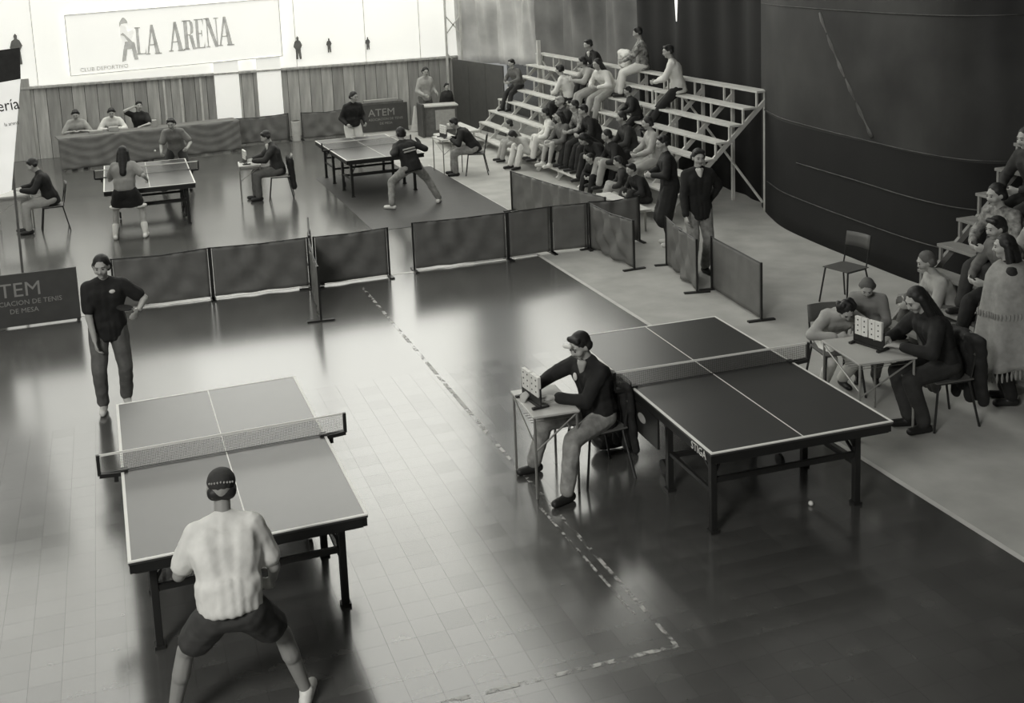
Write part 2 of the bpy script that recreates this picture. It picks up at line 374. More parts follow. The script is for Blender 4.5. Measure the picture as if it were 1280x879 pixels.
# ------------------------------------------------------------------ LA ARENA sign
YS = YW - .02
sg = empty('wall_sign', (0, YS, 0), 0, 'long white LA ARENA sign with a player figure above the wooden wall', 'sign')
def signpt(u, v):   # u 0..1, v 0..1
    return (-.83 + 5.2 * u, (1.99 + .13 * u) + (3.47 - 1.99 + .0 * u) * v)
q = [signpt(0, 0), signpt(1, 0), signpt(1, 1), signpt(0, 1)]
MB().prism(q, -.02, 0).build('sign_board', mat('sign_white', .88, .6, .02, 1, emit=.44), sg)  # board emits by itself, standing in for backlight
for a, b in zip(q, q[1:] + q[:1]): MB().bar((a[0], -.03, a[1]), (b[0], -.03, b[1]), .02, .035, (0, 1, 0)).build('sign_border', mat('sign_ink', .45, .7, .2, emit=.30), sg)  # ink also emits, backlight put into its colour
INK = _m['sign_ink']
def letter(ch, x0, z0, wd, h):
    polys = []
    s_ = .034; tk = wd * .30; tn = wd * .09
    if ch == 'A':
        polys += [[(.5 * wd - tn, h), (.5 * wd + tn * .9, h), (wd * .92, 0), (wd * .92 - tk, 0)], [(.5 * wd - tn, h), (.5 * wd + tn * .2, h * .86), (wd * .16, 0), (wd * .06, 0)],
                  [(wd * .25, h * .3), (wd * .66, h * .3), (wd * .66, h * .3 + s_), (wd * .25, h * .3 + s_)], [(-.04 * wd, 0), (.28 * wd, 0), (.28 * wd, s_), (-.04 * wd, s_)], [(.55 * wd, 0), (1.04 * wd, 0), (1.04 * wd, s_), (.55 * wd, s_)]]
    if ch == 'L':
        polys += [[(.12 * wd, 0), (.12 * wd + tk, 0), (.12 * wd + tk, h), (.12 * wd, h)], [(0, h - s_), (.6 * wd, h - s_), (.6 * wd, h), (0, h)], [(0, 0), (wd, 0), (wd, s_), (0, s_)], [(wd * .86, 0), (wd, 0), (wd, h * .3)]]
    if ch == 'R':
        polys += [[(.12 * wd, 0), (.12 * wd + tk, 0), (.12 * wd + tk, h), (.12 * wd, h)], [(0, h - s_), (.7 * wd, h - s_), (.7 * wd, h), (0, h)], [(0, 0), (.5 * wd, 0), (.5 * wd, s_), (0, s_)],
                  [(.6 * wd, h), (.85 * wd, h * .93), (.9 * wd, h * .75), (.85 * wd, h * .56), (.6 * wd, h * .5), (.6 * wd, h * .5 + s_), (.66 * wd, h * .75), (.6 * wd, h - s_)],
                  [(.3 * wd, h * .48), (.65 * wd, h * .48), (.65 * wd, h * .48 + s_), (.3 * wd, h * .48 + s_)], [(.5 * wd, h * .49), (.78 * wd, h * .49), (1.0 * wd, 0), (.72 * wd, 0)]]
    if ch == 'E':
        polys += [[(.12 * wd, 0), (.12 * wd + tk, 0), (.12 * wd + tk, h), (.12 * wd, h)], [(0, h - s_), (.9 * wd, h - s_), (.9 * wd, h), (0, h)], [(0, 0), (.95 * wd, 0), (.95 * wd, s_), (0, s_)],
                  [(.3 * wd, h * .48), (.7 * wd, h * .48), (.7 * wd, h * .48 + s_), (.3 * wd, h * .48 + s_)], [(wd * .78, 0), (wd * .95, 0), (wd * .95, h * .25)], [(wd * .75, h), (wd * .9, h * .75), (wd * .9, h)], [(.64 * wd, h * .4), (.74 * wd, h * .4), (.74 * wd, h * .62), (.64 * wd, h * .62)]]
    if ch == 'N':
        polys += [[(.12 * wd, 0), (.12 * wd + tn, 0), (.12 * wd + tn, h), (.12 * wd, h)], [(.82 * wd, 0), (.82 * wd + tn, 0), (.82 * wd + tn, h), (.82 * wd, h)], [(.05 * wd, h), (.05 * wd + tk, h), (.91 * wd, 0), (.91 * wd - tk * .8, 0)],
                  [(0, 0), (.32 * wd, 0), (.32 * wd, s_), (0, s_)], [(.68 * wd, h - s_), (1.05 * wd, h - s_), (1.05 * wd, h), (.68 * wd, h)], [(-.02, h - s_), (.3 * wd, h - s_), (.3 * wd, h), (-.02, h)]]
    mb = MB()
    for p in polys: mb.prism([(x0 + a, z0 + b) for a, b in p], -.03, -.02)
    mb.build('letter', INK, sg)
# (character, left x, base z, width, height) read off along the sign
for ch, x0, z0, wd, h in (('L', .76, 2.40, .24, .68), ('A', 1.0, 2.385, .36, .74), ('A', 1.56, 2.42, .37, .74), ('R', 1.91, 2.44, .31, .74), ('E', 2.21, 2.455, .25, .74), ('N', 2.47, 2.465, .33, .74), ('A', 2.78, 2.48, .38, .74)):
    letter(ch, x0, z0, wd, h)
text('small_lettering', 'CLUB DEPORTIVO', mat('faint_ink', .5, .7, .1), sg, (-.6, -.025, 2.07), (PI / 2, R(-1.4), 0), .14, .001)
fg = MB()   # player figure painted on the sign
fg.prism([(.40, 2.25), (.50, 2.27), (.56, 2.55), (.66, 2.55), (.70, 2.28), (.80, 2.28), (.74, 2.72), (.52, 2.76), (.46, 2.55)], -.03, -.02)
fg.prism([(.42, 2.92), (.50, 2.88), (.64, 2.66), (.72, 2.70), (.60, 2.84), (.48, 2.97)], -.046, -.02)
fg.prism([(.42, 3.10), (.46, 3.18), (.62, 3.20), (.60, 3.27), (.54, 3.34), (.50, 3.34), (.45, 3.27), (.41, 3.2)], -.046, -.02)
fg.build('player_figure', INK, sg)
MB().prism([(.44, 2.74), (.66, 2.74), (.76, 2.98), (.73, 3.04), (.60, 2.98), (.57, 3.16), (.44, 3.16), (.40, 2.95)], -.038, -.032).build('figure_shirt', mat('sign_pale', .8, .6, .02, 1, emit=.42), sg)  # same added glow as the board
# hanging white panels below the sign
for i, (xa, xb, za, zb, lb) in enumerate(((2.60, 3.22, .60, 2.10, 'tall white paper panel on the wooden wall, left of the pair'), (3.68, 4.30, .60, 2.14, 'tall white paper panel on the wooden wall, right of the pair'))):
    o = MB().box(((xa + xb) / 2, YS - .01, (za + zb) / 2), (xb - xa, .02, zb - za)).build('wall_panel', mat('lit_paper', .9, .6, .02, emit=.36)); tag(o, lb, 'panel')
# painted silhouettes on the white sheeting
def sil(name, x, z, h, lb=None):
    p = [(-.10, 0), (-.02, 0), (0, .3), (.04, 0), (.12, 0), (.10, .45), (.17, .6), (.10, .78), (.04, .82), (.05, .93), (0, 1), (-.05, .93), (-.04, .82), (-.12, .76), (-.18, .55), (-.10, .42)]
    o = MB().prism([(a * h * 1.1, b * h) for a, b in p], -.01, .01).build(name, mat('mural_ink', .16, .7, .3), sheet); o.location = (x, YS + .05, z)
sil('painted_figure', 4.80, 2.0, .60, 'dark painted figure on the white wall just right of the sign')
sil('painted_figure', 5.62, 2.12, .38, 'small dark painted figure, middle of the three on the white wall')
sil('painted_figure', 6.66, 2.12, .34, 'small dark painted figure on the white wall nearest the curtains')
sil('painted_figure', -2.0, 2.35, .75, 'dark painted figure on the white wall left of the sign')

# left hanging banner, nearer
bn = empty('hanging_banner', (-1.55, 15.4, 0), 0, 'white hanging banner with black head at the left edge', 'banner')
MB().prism([(-.55, 1.45), (.24, 1.66), (.50, 3.10), (-.55, 2.98)], -.01, .01).build('banner_cloth', mat('banner_white', .8, .7, .05, emit=.5), bn)  # cloth given its own glow to imitate light from behind
MB().prism([(-.55, 2.98), (.50, 3.10), (.53, 3.50), (-.55, 3.42)], -.012, .012).build('banner_head', M_dark, bn)
text('banner_lettering', 'Librería', M_black, bn, (.455, -.015, 2.72), (PI / 2, R(-5), 0), .21, .001, .85, 'RIGHT')
text('banner_lettering', 'la arena', M_black, bn, (.42, -.015, 2.52), (PI / 2, R(-5), 0), .07, .001, .8, 'RIGHT')
for px_ in (-.5, .25): MB().bar((px_ + .0, .03, 0), (px_ + .05, .03, 3.4), .04, .03).build('banner_pole', M_mid, bn)
bdx = MB()
for k in range(2): bdx.box((-.40 + .27 * k, .0, .78), (.26, .02, 1.45))
bdx.build('lower_panel', M_wood[0], bn)

# ------------------------------------------------------------------ barriers
def barrier(p0, p1, label, m=M_drape, h=.70, sag=.05, group=None, posts=(1, 1), folds=1.):
    p0, p1 = Vector((*p0, 0)), Vector((*p1, 0)); d = p1 - p0; L = d.length; rz = math.atan2(d.y, d.x)
    r = empty('court_barrier', p0, rz, label, 'barrier', group)
    ph = random.uniform(0, 6)
    def P(u, v):
        x = .02 + u * (L - .04)
        cat = 4 * u * (1 - u)
        y = 0
        for q in range(1, 4):      # hanging swags from the top corners
            rr = math.hypot(u * L, (1 - v) * h * 1.2); y += .008 * math.sin(rr * 16 + q + ph) * cat * folds * (1 if q < 3 else 0)
            y += .006 * math.sin(math.hypot((1 - u) * L, (1 - v) * h) * 22 + ph) * cat * folds
        z = .03 + (h - .03) * v - sag * cat * v * .5
        return Vector((x, y, z))
    o = cloth_sheet(P, max(10, int(L * 22)), 14).build('cloth', m, r, smooth=True); o.modifiers.new('thick', 'SOLIDIFY').thickness = .006
    for k, x in enumerate((0, L)):
        if posts[k]:
            MB().bar((x, 0, 0), (x, 0, h + .01), .025, .025).build('post', M_metal, r); MB().box((x, 0, .01), (.05, .34, .02)).build('foot', M_metal, r)
    MB().tube([(0, 0, h), (L / 2, 0, h - sag * .5), (L, 0, h)], .008, 6).build('top_cord', M_metal, r)
    return r
def atem(p0, p1, label, h=.70, tw=.26):
    p0, p1 = Vector((*p0, 0)), Vector((*p1, 0)); d = p1 - p0; L = d.length; rz = math.atan2(d.y, d.x)
    r = empty('advert_barrier', p0, rz, label, 'barrier')
    MB().box((L / 2, 0, h / 2 + .01), (L, .02, h - .02)).build('board', M_board, r, bevel=.004)
    for x in (.03, L - .03): MB().box((x, 0, .012), (.04, .3, .024)).build('foot', M_metal, r)
    text('lettering', 'ATEM', M_print, r, (L * .46, -.014, h * .58), (PI / 2, 0, 0), tw, .001, 1.05, 'CENTER')
    text('lettering', 'ASOCIACION DE TENIS', M_print, r, (L * .54, -.014, h * .42), (PI / 2, 0, 0), .088, .001, 1, 'CENTER')
    text('lettering', 'DE MESA', M_print, r, (L * .54, -.014, h * .27), (PI / 2, 0, 0), .088, .001, 1, 'CENTER')
    return r
atem((-2.05, 14.78), (-.60, 14.78), 'dark board lettered ATEM at the left edge behind the standing opponent')
G1 = None
barrier((-.17, 14.95), (1.08, 14.93), 'dark cloth court barrier right behind the standing opponent')
barrier((1.10, 14.93), (2.40, 14.86), 'dark cloth barrier, second panel right of the opponent', sag=.03)
barrier((2.48, 14.84), (3.53, 14.88), 'dark cloth barrier just left of the gap in the middle row', sag=.03)
barrier((2.25, 13.30), (2.40, 14.75), 'cloth barrier turned end on, sticking out towards the near court', sag=.10)
barrier((2.44, 14.95), (2.62, 16.05), 'cloth barrier turned end on, behind the middle row')
barrier((3.92, 14.98), (5.32, 14.93), 'widest dark cloth barrier, right of the gap in the middle row', sag=.02)
barrier((5.34, 14.93), (6.03, 14.98), 'short flat dark barrier panel above the end of the side line', sag=0, folds=.3)
barrier((6.05, 14.98), (6.60, 14.93), 'short dark barrier panel at the right end of the middle row', sag=0, folds=.3)
barrier((6.63, 14.90), (6.70, 13.60), 'pale creased barrier turned towards the camera by the bleacher', M_drape2, sag=.06, folds=2)
barrier((6.66, 14.98), (7.48, 14.98), 'short dark barrier in front of the crowd on the bleacher', sag=.05)
barrier((6.50, 17.90), (7.00, 15.15), 'long grey cloth barrier running back beside the bleacher', M_drape2, sag=.05, folds=1.5)
barrier((7.20, 13.60), (6.93, 12.28), 'grey barrier in front of the man in the v-neck sweater', M_drape2, sag=.06, folds=1.4)
barrier((7.17, 12.32), (7.04, 10.98), 'flat grey barrier nearest the right, alone on the pale concrete', M_drape2, sag=0, folds=.15)
# rear barriers
barrier((2.85, 28.2), (4.30, 28.3), 'dark cloth barrier under the white paper panels', sag=.08)
barrier((4.62, 28.2), (5.85, 28.2), 'dark cloth barrier between the white bin and the far board', sag=.08)
atem((6.15, 28.3), (7.45, 28.3), 'dark ATEM board at the far wall behind the far table', .74, .27)
MB_ = MB().box((0, 0, 0), (.9, .12, .06)).build('paper_stack', M_lightc, None, bevel=.004); MB_.location = (6.8, 28.6, .80); tag(MB_, 'pale bundle lying on a box behind the far ATEM board', 'bundle')
bx_ = MB().box((6.8, 28.62, .385), (1.2, .3, .77)).build('storage_box', M_mid, None, bevel=.01); tag(bx_, 'grey box standing behind the far ATEM board', 'box')
bn_ = MB(); bn_.tube([(0, 0, 0), (0, 0, .02), (0, 0, .5), (0, 0, .52), (0, 0, .52), (0, 0, .47)], [.09, .10, .115, .12, .105, .10], 16, True)
o = bn_.build('waste_bin', mat('bin_plastic', .6, .5), None, smooth=True); o.location = (4.45, 28.1, 0); tag(o, 'pale cylindrical bin standing between the rear barriers', 'bin')
cn = MB().tube([(0, 0, 0), (0, 0, .03), (0, 0, .031), (0, 0, .66)], [.2, .2, .13, .03], 16).build('marker_cone', M_lightc, None, smooth=True); cn.location = (7.55, 27.9, 0); tag(cn, 'pale cone standing right of the far ATEM board', 'cone')
tag(MB().box((7.42, 26.9, .42), (.06, .5, .84)).build('barrier_end', M_board, None, bevel=.01), 'dark upright board end beside the display counter', 'board')
ct = empty('display_counter', (7.9, 26.9, 0), R(-8), 'pale fronted counter at the back beside the black partition', 'counter')
MB().box((0, 0, .38), (.85, .45, .74)).build('front', M_mid, ct, bevel=.01); MB().box((0, 0, .77), (.92, .52, .04)).build('worktop', M_formica, ct, bevel=.008); MB().box((.12, -.24, .42), (.5, .02, .5)).build('poster', M_lightc, ct)
# jury table with cloth skirt
jt = empty('jury_table', (.75, 27.35, 0), R(9), 'long table with dark swagged cloth, at the back wall', 'table')
def JP(u, v):
    x = -2.0 + 4.2 * u
    sw = abs(math.sin(u * PI * 3)); y = -.30 + .02 * math.sin(x * 16 + 3 * v) * (1 - v) - .03 * (1 - v) + .012 * math.sin((v * .7 + sw * .25) * 34)
    return Vector((x, y, .04 + .72 * v))
o = cloth_sheet(JP, 110, 14).build('skirt', M_drape, jt, smooth=True); o.modifiers.new('thick', 'SOLIDIFY').thickness = .006
MB().box((.1, 0, .745), (4.2, .6, .03)).build('tabletop', M_drape, jt, bevel=.006)
for sx in (-1.9, 2.1):
    for sy in (-.22, .25): MB().bar((sx, sy, 0), (sx, sy, .73), .04, .04).build('leg', M_steel, jt)
for k, (dx, w_, h_) in enumerate(((-1.1, .3, .06), (-.7, .22, .10), (.25, .10, .16))):
    o = MB().box((0, 0, h_ / 2), (w_, .2, h_)).build('paper_pile', M_lightc, None, bevel=.006); o.location = Matrix.Rotation(R(9), 3, 'Z') @ Vector((dx, .1, .762)) + Vector((.75, 27.35, 0))
    tag(o, ('flat pile of papers between the seated officials', 'higher pile of papers beside the official in white', 'upright box of papers beside the official in black')[k], 'papers')

# ------------------------------------------------------------------ ping-pong tables
def tt_table(loc, rz, label, logo=False, top=M_top):
    t = empty('table_tennis_table', (*loc, 0), rz, label, 'table')
    hw, hl = .7625, 1.37
    for s_ in (-1, 1): MB().box((0, s_ * (hl / 2 + .001), .748), (2 * hw, hl - .004, .024)).build('tabletop', top, t, bevel=.003)
    ap = MB()
    for s_ in (-1, 1):
        ap.box((s_ * (hw - .02), 0, .704), (.03, 2 * hl - .03, .062)); ap.box((0, s_ * (hl - .02), .704), (2 * hw - .07, .03, .062))
    ap.build('apron', M_edge, t)
    z = .7612
    for s_ in (-1, 1):
        MB().box((s_ * (hw - .01), 0, z), (.02, 2 * hl, .0016)).build('side_line', M_white, t); MB().box((0, s_ * (hl - .01), z), (2 * hw - .04, .02, .0016)).build('end_line', M_white, t)
        MB().box((s_ * hw, 0, .757), (.003, 2 * hl, .006)).build('edge_trim', M_white, t); MB().box((0, s_ * hl, .757), (2 * hw, .003, .006)).build('edge_trim', M_white, t)
    MB().box((0, 0, z + .0002), (.009, 2 * hl - .04, .0016)).build('centre_line', M_white, t)
    for sy in (-1, 1):
        for sx in (-1, 1):
            for yy in (1.12, .40):
                lg = MB().bar((sx * .62, sy * yy, .0), (sx * .62, sy * yy, .69), .05, .05).build('leg', M_metal, t, bevel=.004)
                MB().box((sx * .62, sy * yy, .012), (.07, .07, .024)).build('foot_pad', M_metal, lg)
        MB().bar((-.62, sy * 1.12, .42), (.62, sy * 1.12, .42), .03, .04).build('cross_bar', M_metal, t)
        MB().bar((-.62, sy * .40, .30), (.62, sy * .40, .30), .03, .04).build('cross_bar', M_metal, t)
        for sx in (-1, 1):
            MB().bar((sx * .62, sy * .40, .33), (sx * .62, sy * 1.12, .33), .025, .03).build('side_bar', M_metal, t)
            MB().bar((sx * .60, sy * 1.10, .44), (sx * .60, sy * .70, .69), .018, .018).build('brace', M_metal, t)
            MB().bar((sx * .50, sy * 1.12, .68), (sx * .61, sy * 1.12, .46), .018, .018).build('brace', M_metal, t)
    # wheels and carriage
    for sx in (-1, 1):
        mb = MB().tube([(sx * .55, -.12, .07), (sx * .55 + .03, -.12, .07)], .06, 14); mb.build('wheel', M_metal, t)
    nt_ = empty('net', (0, 0, 0)); nt_.parent = t
    MB().box((0, 0, .838), (1.80, .002, .135)).build('net_mesh', NET, nt_)
    MB().box((0, 0, .908), (1.81, .008, .016)).build('net_tape', M_white, nt_)
    MB().box((0, 0, .768), (1.80, .004, .006)).build('net_cord', M_metal, nt_)
    for s_ in (-1, 1):
        MB().box((s_ * .915, 0, .835), (.025, .03, .16)).build('net_post', M_metal, nt_, bevel=.004)
        MB().bar((s_ * .915, 0, .757), (s_ * .72, 0, .745), .05, .03).box((s_ * .74, 0, .77), (.05, .05, .016)).box((s_ * .80, 0, .72), (.03, .03, .06)).build('net_clamp', M_metal, nt_)
    if logo:
        o = text('maker_lettering', 'STIGA', M_white, t, (-hw - .006, -hl + .30, .685), (PI / 2, 0, -PI / 2), .085, .001, 1.0)
        MB().box((-.735, -.14, .52), (.02, .62, .26)).build('side_panel', M_metal, t, bevel=.005)
        mb = MB(); n = 20
        mb.add([(-.748, -.16 + .075 * math.cos(2 * PI * k / n), .55 + .04 * math.sin(2 * PI * k / n)) for k in range(n)], [tuple(range(n))]); mb.build('emblem', M_lightc, t)
        MB().box((-.752, .12, .57), (.02, .035, .20)).box((-.764, .12, .57), (.006, .012, .1)).build('catch_plate', M_white, t, bevel=.003)
    return t
tt_table((4.682, 8.033), -.034, 'dark table tennis table without players, right foreground', True)
tt_table((.594, 8.159), .0102, 'table tennis table in left foreground with a player in light shirt')
tt_table((4.818, 21.615), .032, 'far table tennis table near the ATEM board with a lunging player')
tt_table((.542, 20.916), -.0086, 'far left table tennis table behind the girl in dark shorts')

# ------------------------------------------------------------------ small tables and chairs
def small_table(loc, rz, wx, wy, h, label, top=M_formica, brace=True):
    t = empty('score_table', (*loc, 0), rz, label, 'table')
    MB().box((0, 0, h - .01), (wx, wy, .02)).build('tabletop', top, t, bevel=.005)
    ix, iy = wx / 2 - .02, wy / 2 - .02
    for sx in (-1, 1):
        for sy in (-1, 1): MB().tube([(sx * ix, sy * iy, 0), (sx * ix, sy * iy, h - .02)], .011, 8).build('leg', M_steel, t)
        if brace: MB().tube([(sx * ix, -iy, .45), (sx * ix, iy, h - .05)] if sx < 0 else [(sx * ix, -iy, .42), (sx * ix, iy, h - .1)], .008, 6).build('brace', M_steel, t)
    MB().tube([(-ix, -iy, .40), (ix, -iy, h - .03)], .008, 6).build('brace', M_steel, t)
    mb = MB()
    for k in range(5): mb.tube([(-ix, -iy + .05 * k + .1, h - .1), (ix, -iy + .05 * k + .1, h - .1)], .003, 5)
    mb.build('wire_shelf', M_steel, t)
    return t
TA = small_table((3.20, 8.22), R(-3), .40, .60, .71, 'small pale score table with tubular legs in front of the near umpire')
small_table((6.30, 8.10), R(-7), .56, .66, .72, 'pale score table at the right between child and seated woman', mat('pale_formica_b', .42, .45, .05))
small_table((6.62, 22.05), R(5), .45, .60, .72, 'small score table of the umpire beside the far bleacher')
small_table((2.44, 21.35), R(-5), .42, .55, .70, 'small score table of the umpire between the far tables')
small_table((-1.75, 20.65), R(0), .6, .60, .70, 'small table at the far left edge in front of the seated man')

def scoreboard(loc, rz, label):
    s_ = empty('flip_scoreboard', loc, rz, label, 'scoreboard')
    MB().box((0, 0, .012), (.34, .035, .02)).build('base_bar', M_metal, s_, bevel=.003)
    for x in (-.15, .15): MB().box((x, 0, .01), (.03, .15, .02)).build('base_foot', M_metal, s_, bevel=.003)
    MB().prism([(-.155, .02), (.155, .02), (.155, .10), (.04, .07), (.02, .15), (-.02, .15), (-.04, .07), (-.155, .1)], -.006, .006).build('stand', M_metal, s_)
    for x in (-.11, -.04, .04, .11):
        c = MB().box((x, 0, .175), (.066, .03, .17)).build('score_card', M_white, s_, bevel=.002)
        for z in (.13, .18, .23):
            MB().tube([(x, -.018, z), (x, .018, z)], .007, 8).build('card_hole', M_metal, c)
    for x in (-.16, .16): MB().box((x, 0, .09), (.010, .014, .16)).build('side_rail', M_metal, s_)
    return s_
scoreboard((3.09, 8.22, .71), R(-84), 'white flip scoreboard on the near umpire\'s table')
scoreboard((6.33, 8.13, .72), R(-76), 'white flip scoreboard on the right hand table')
scoreboard((6.55, 22.05, .72), R(-80), 'white flip scoreboard on the umpire table by the far bleacher')
scoreboard((2.36, 21.35, .70), R(-85), 'white flip scoreboard on the umpire table between the far tables')

def chair(loc, rz, label, m=M_ply):
    c = empty('school_chair', (*loc, 0), rz, label, 'chair')   # faces +y
    MB().box((0, 0, .445), (.38, .38, .014)).build('seat', m, c, bevel=.005)
    def BP(u, v):
        x = -.18 + .36 * u; return Vector((x, -.205 - .03 * (1 - (2 * u - 1) ** 2) - .03 * v, .66 + .17 * v))
    o = cloth_sheet(BP, 8, 3).build('backrest', m, c, smooth=True); o.modifiers.new('thick', 'SOLIDIFY').thickness = .012
    for s_ in (-1, 1):
        MB().tube([(s_ * .21, .22, 0), (s_ * .17, .16, .435)], .011, 8).build('leg', M_metal, c)
        MB().tube([(s_ * .21, -.24, 0), (s_ * .17, -.15, .435)], .011, 8).build('leg', M_metal, c)
        MB().tube([(s_ * .17, .16, .43), (s_ * .17, -.16, .43), (s_ * .17, -.19, .55), (s_ * .17, -.235, .82)], .010, 8).build('back_frame', M_metal, c)
    MB().tube([(-.17, -.15, .43), (.17, -.15, .43)], .010, 6).build('seat_rail', M_metal, c)
    return c
chair((3.64, 8.16), R(95), 'chair under the near umpire with a dark jacket on its back')
chair((8.33, 11.15), R(103), 'empty dark school chair standing alone on the concrete near the tarpaulin')
chair((6.93, 7.88), R(85), 'chair under the long-haired woman at the right hand table')
chair((6.50, 8.85), R(170), 'chair behind the bending child at the right hand table')
chair((7.05, 21.45), R(70), 'chair under the umpire beside the far bleacher')
chair((2.98, 21.15), R(80), 'chair under the umpire in dark suit between the far tables', M_lightc)
chair((-1.1, 20.5), R(95), 'chair of the man in black at the far left')
for k, (xx, lb) in enumerate(((-.78, 'chair of the left official behind the jury table'), (.03, 'chair of the official in white behind the jury table'), (.70, 'chair of the dark clad official behind the jury table'))):
    chair((xx, 27.95 + .12 * k), R(180), lb)

# ------------------------------------------------------------------ bleachers
def bleacher(x0, ya, yb, n, label, m=M_bleach, z0=2.03, skip=(), nf=3):
    b = empty('bleacher_section', (x0, (ya + yb) / 2, 0), 0, label, 'bleacher')
    L = yb - ya
    for k in range(n):
        x = -.255 * k; z = z0 - .26 * k
        if z < .1: break
        MB().box((x, 0, z - .02), (.24, L - .03, .035)).build('seat_plank', m, b, bevel=.004)
    nr = min(n, int((z0 - .1) / .26) + 1)
    for q in range(nf):
        y = -L / 2 + .06 + (L - .12) * q / (nf - 1)
        xb = -.255 * (nr - 1) - .12; zb = z0 - .26 * (nr - 1)
        MB().bar((.06, y, z0 - .18), (xb - .02, y, max(.03, zb - .18)), .04, .07).build('stringer', m, b)
        MB().bar((.06, y, 0), (.06, y, z0 - .04), .05, .05).build('rear_post', m, b)
        for k in range(nr):
            x = -.255 * k - .10; z = z0 - .26 * k
            MB().bar((x, y, max(0, z - .30)), (x, y, z - .035), .03, .03).build('riser', m, b)
    MB().bar((.03, -L / 2 + .1, .15), (.03, L / 2 - .1, z0 - .2), .03, .03).build('diagonal_brace', m, b)
    return b
bleacher(10.13, 22.15, 25.5, 8, 'white stepped bleacher section farthest back, beside the black partition', nf=4)
bleacher(10.13, 18.85, 22.12, 8, 'white stepped bleacher section in the middle, full of spectators', nf=4)
bleacher(10.13, 15.70, 18.82, 8, 'white stepped bleacher section nearest, ending at the tall post', nf=4)
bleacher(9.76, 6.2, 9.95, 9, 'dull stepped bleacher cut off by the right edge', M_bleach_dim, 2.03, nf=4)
tp2 = empty('bleacher_steps', (7.90, 25.2, 0), 0, 'low pale wooden steps at the left foot of the long bleacher', 'steps')
for k in range(2): MB().box((.05 - .35 * k, -.1, .42 - .22 * k), (.36, 1.5, .04)).build('tread', M_bleach, tp2, bevel=.004)
for yy in (-.75, .55): MB().bar((.1, yy, .0), (.1, yy, .4), .04, .04).build('step_leg', M_bleach, tp2); MB().bar((-.35, yy, .0), (-.35, yy, .18), .04, .04).build('step_leg', M_bleach, tp2)
po = MB().bar((9.95, 25.1, 0), (9.95, 25.1, 2.36), .08, .08).build('wooden_post', M_bleach); tag(po, 'pale wooden post rising above the far end of the long bleacher', 'post')
# low bench in front of the crowd
lb_ = empty('low_bench', (7.75, 16.1, 0), 0, 'low pale bench on the concrete behind the man in the long coat', 'bench')
MB().box((0, 0, .36), (.26, 1.5, .04)).build('seat', M_bleach, lb_, bevel=.004)
for yy in (-.6, .6): MB().bar((-.09, yy, 0), (-.09, yy, .34), .035, .035).build('leg', M_bleach, lb_); MB().bar((.09, yy, 0), (.09, yy, .34), .035, .035).build('leg', M_bleach, lb_)
#PEOPLE
# ------------------------------------------------------------------ people
def frame(pitch, roll=0, yaw=0):
    """rotation: lean forward (about x), tilt to the right (about y), turn left (about z)"""
    return Euler((-pitch, roll, yaw), 'XYZ').to_matrix()
def ik(a, t, l1, l2, hint):
    a, t = Vector(a), Vector(t); d = t - a; L = d.length
    if L > (l1 + l2) * .995: t = a + d * ((l1 + l2) * .995 / L); d = t - a; L = d.length
    L = max(L, abs(l1 - l2) + .02)
    c = (l1 * l1 + L * L - l2 * l2) / (2 * l1 * L); h = Vector(hint); dn = d.normalized(); h = h - dn * h.dot(dn)
    if h.length < 1e-4: h = dn.orthogonal()
    h.normalize()
    return a + dn * l1 * c + h * l1 * math.sqrt(max(0, 1 - c * c)), t

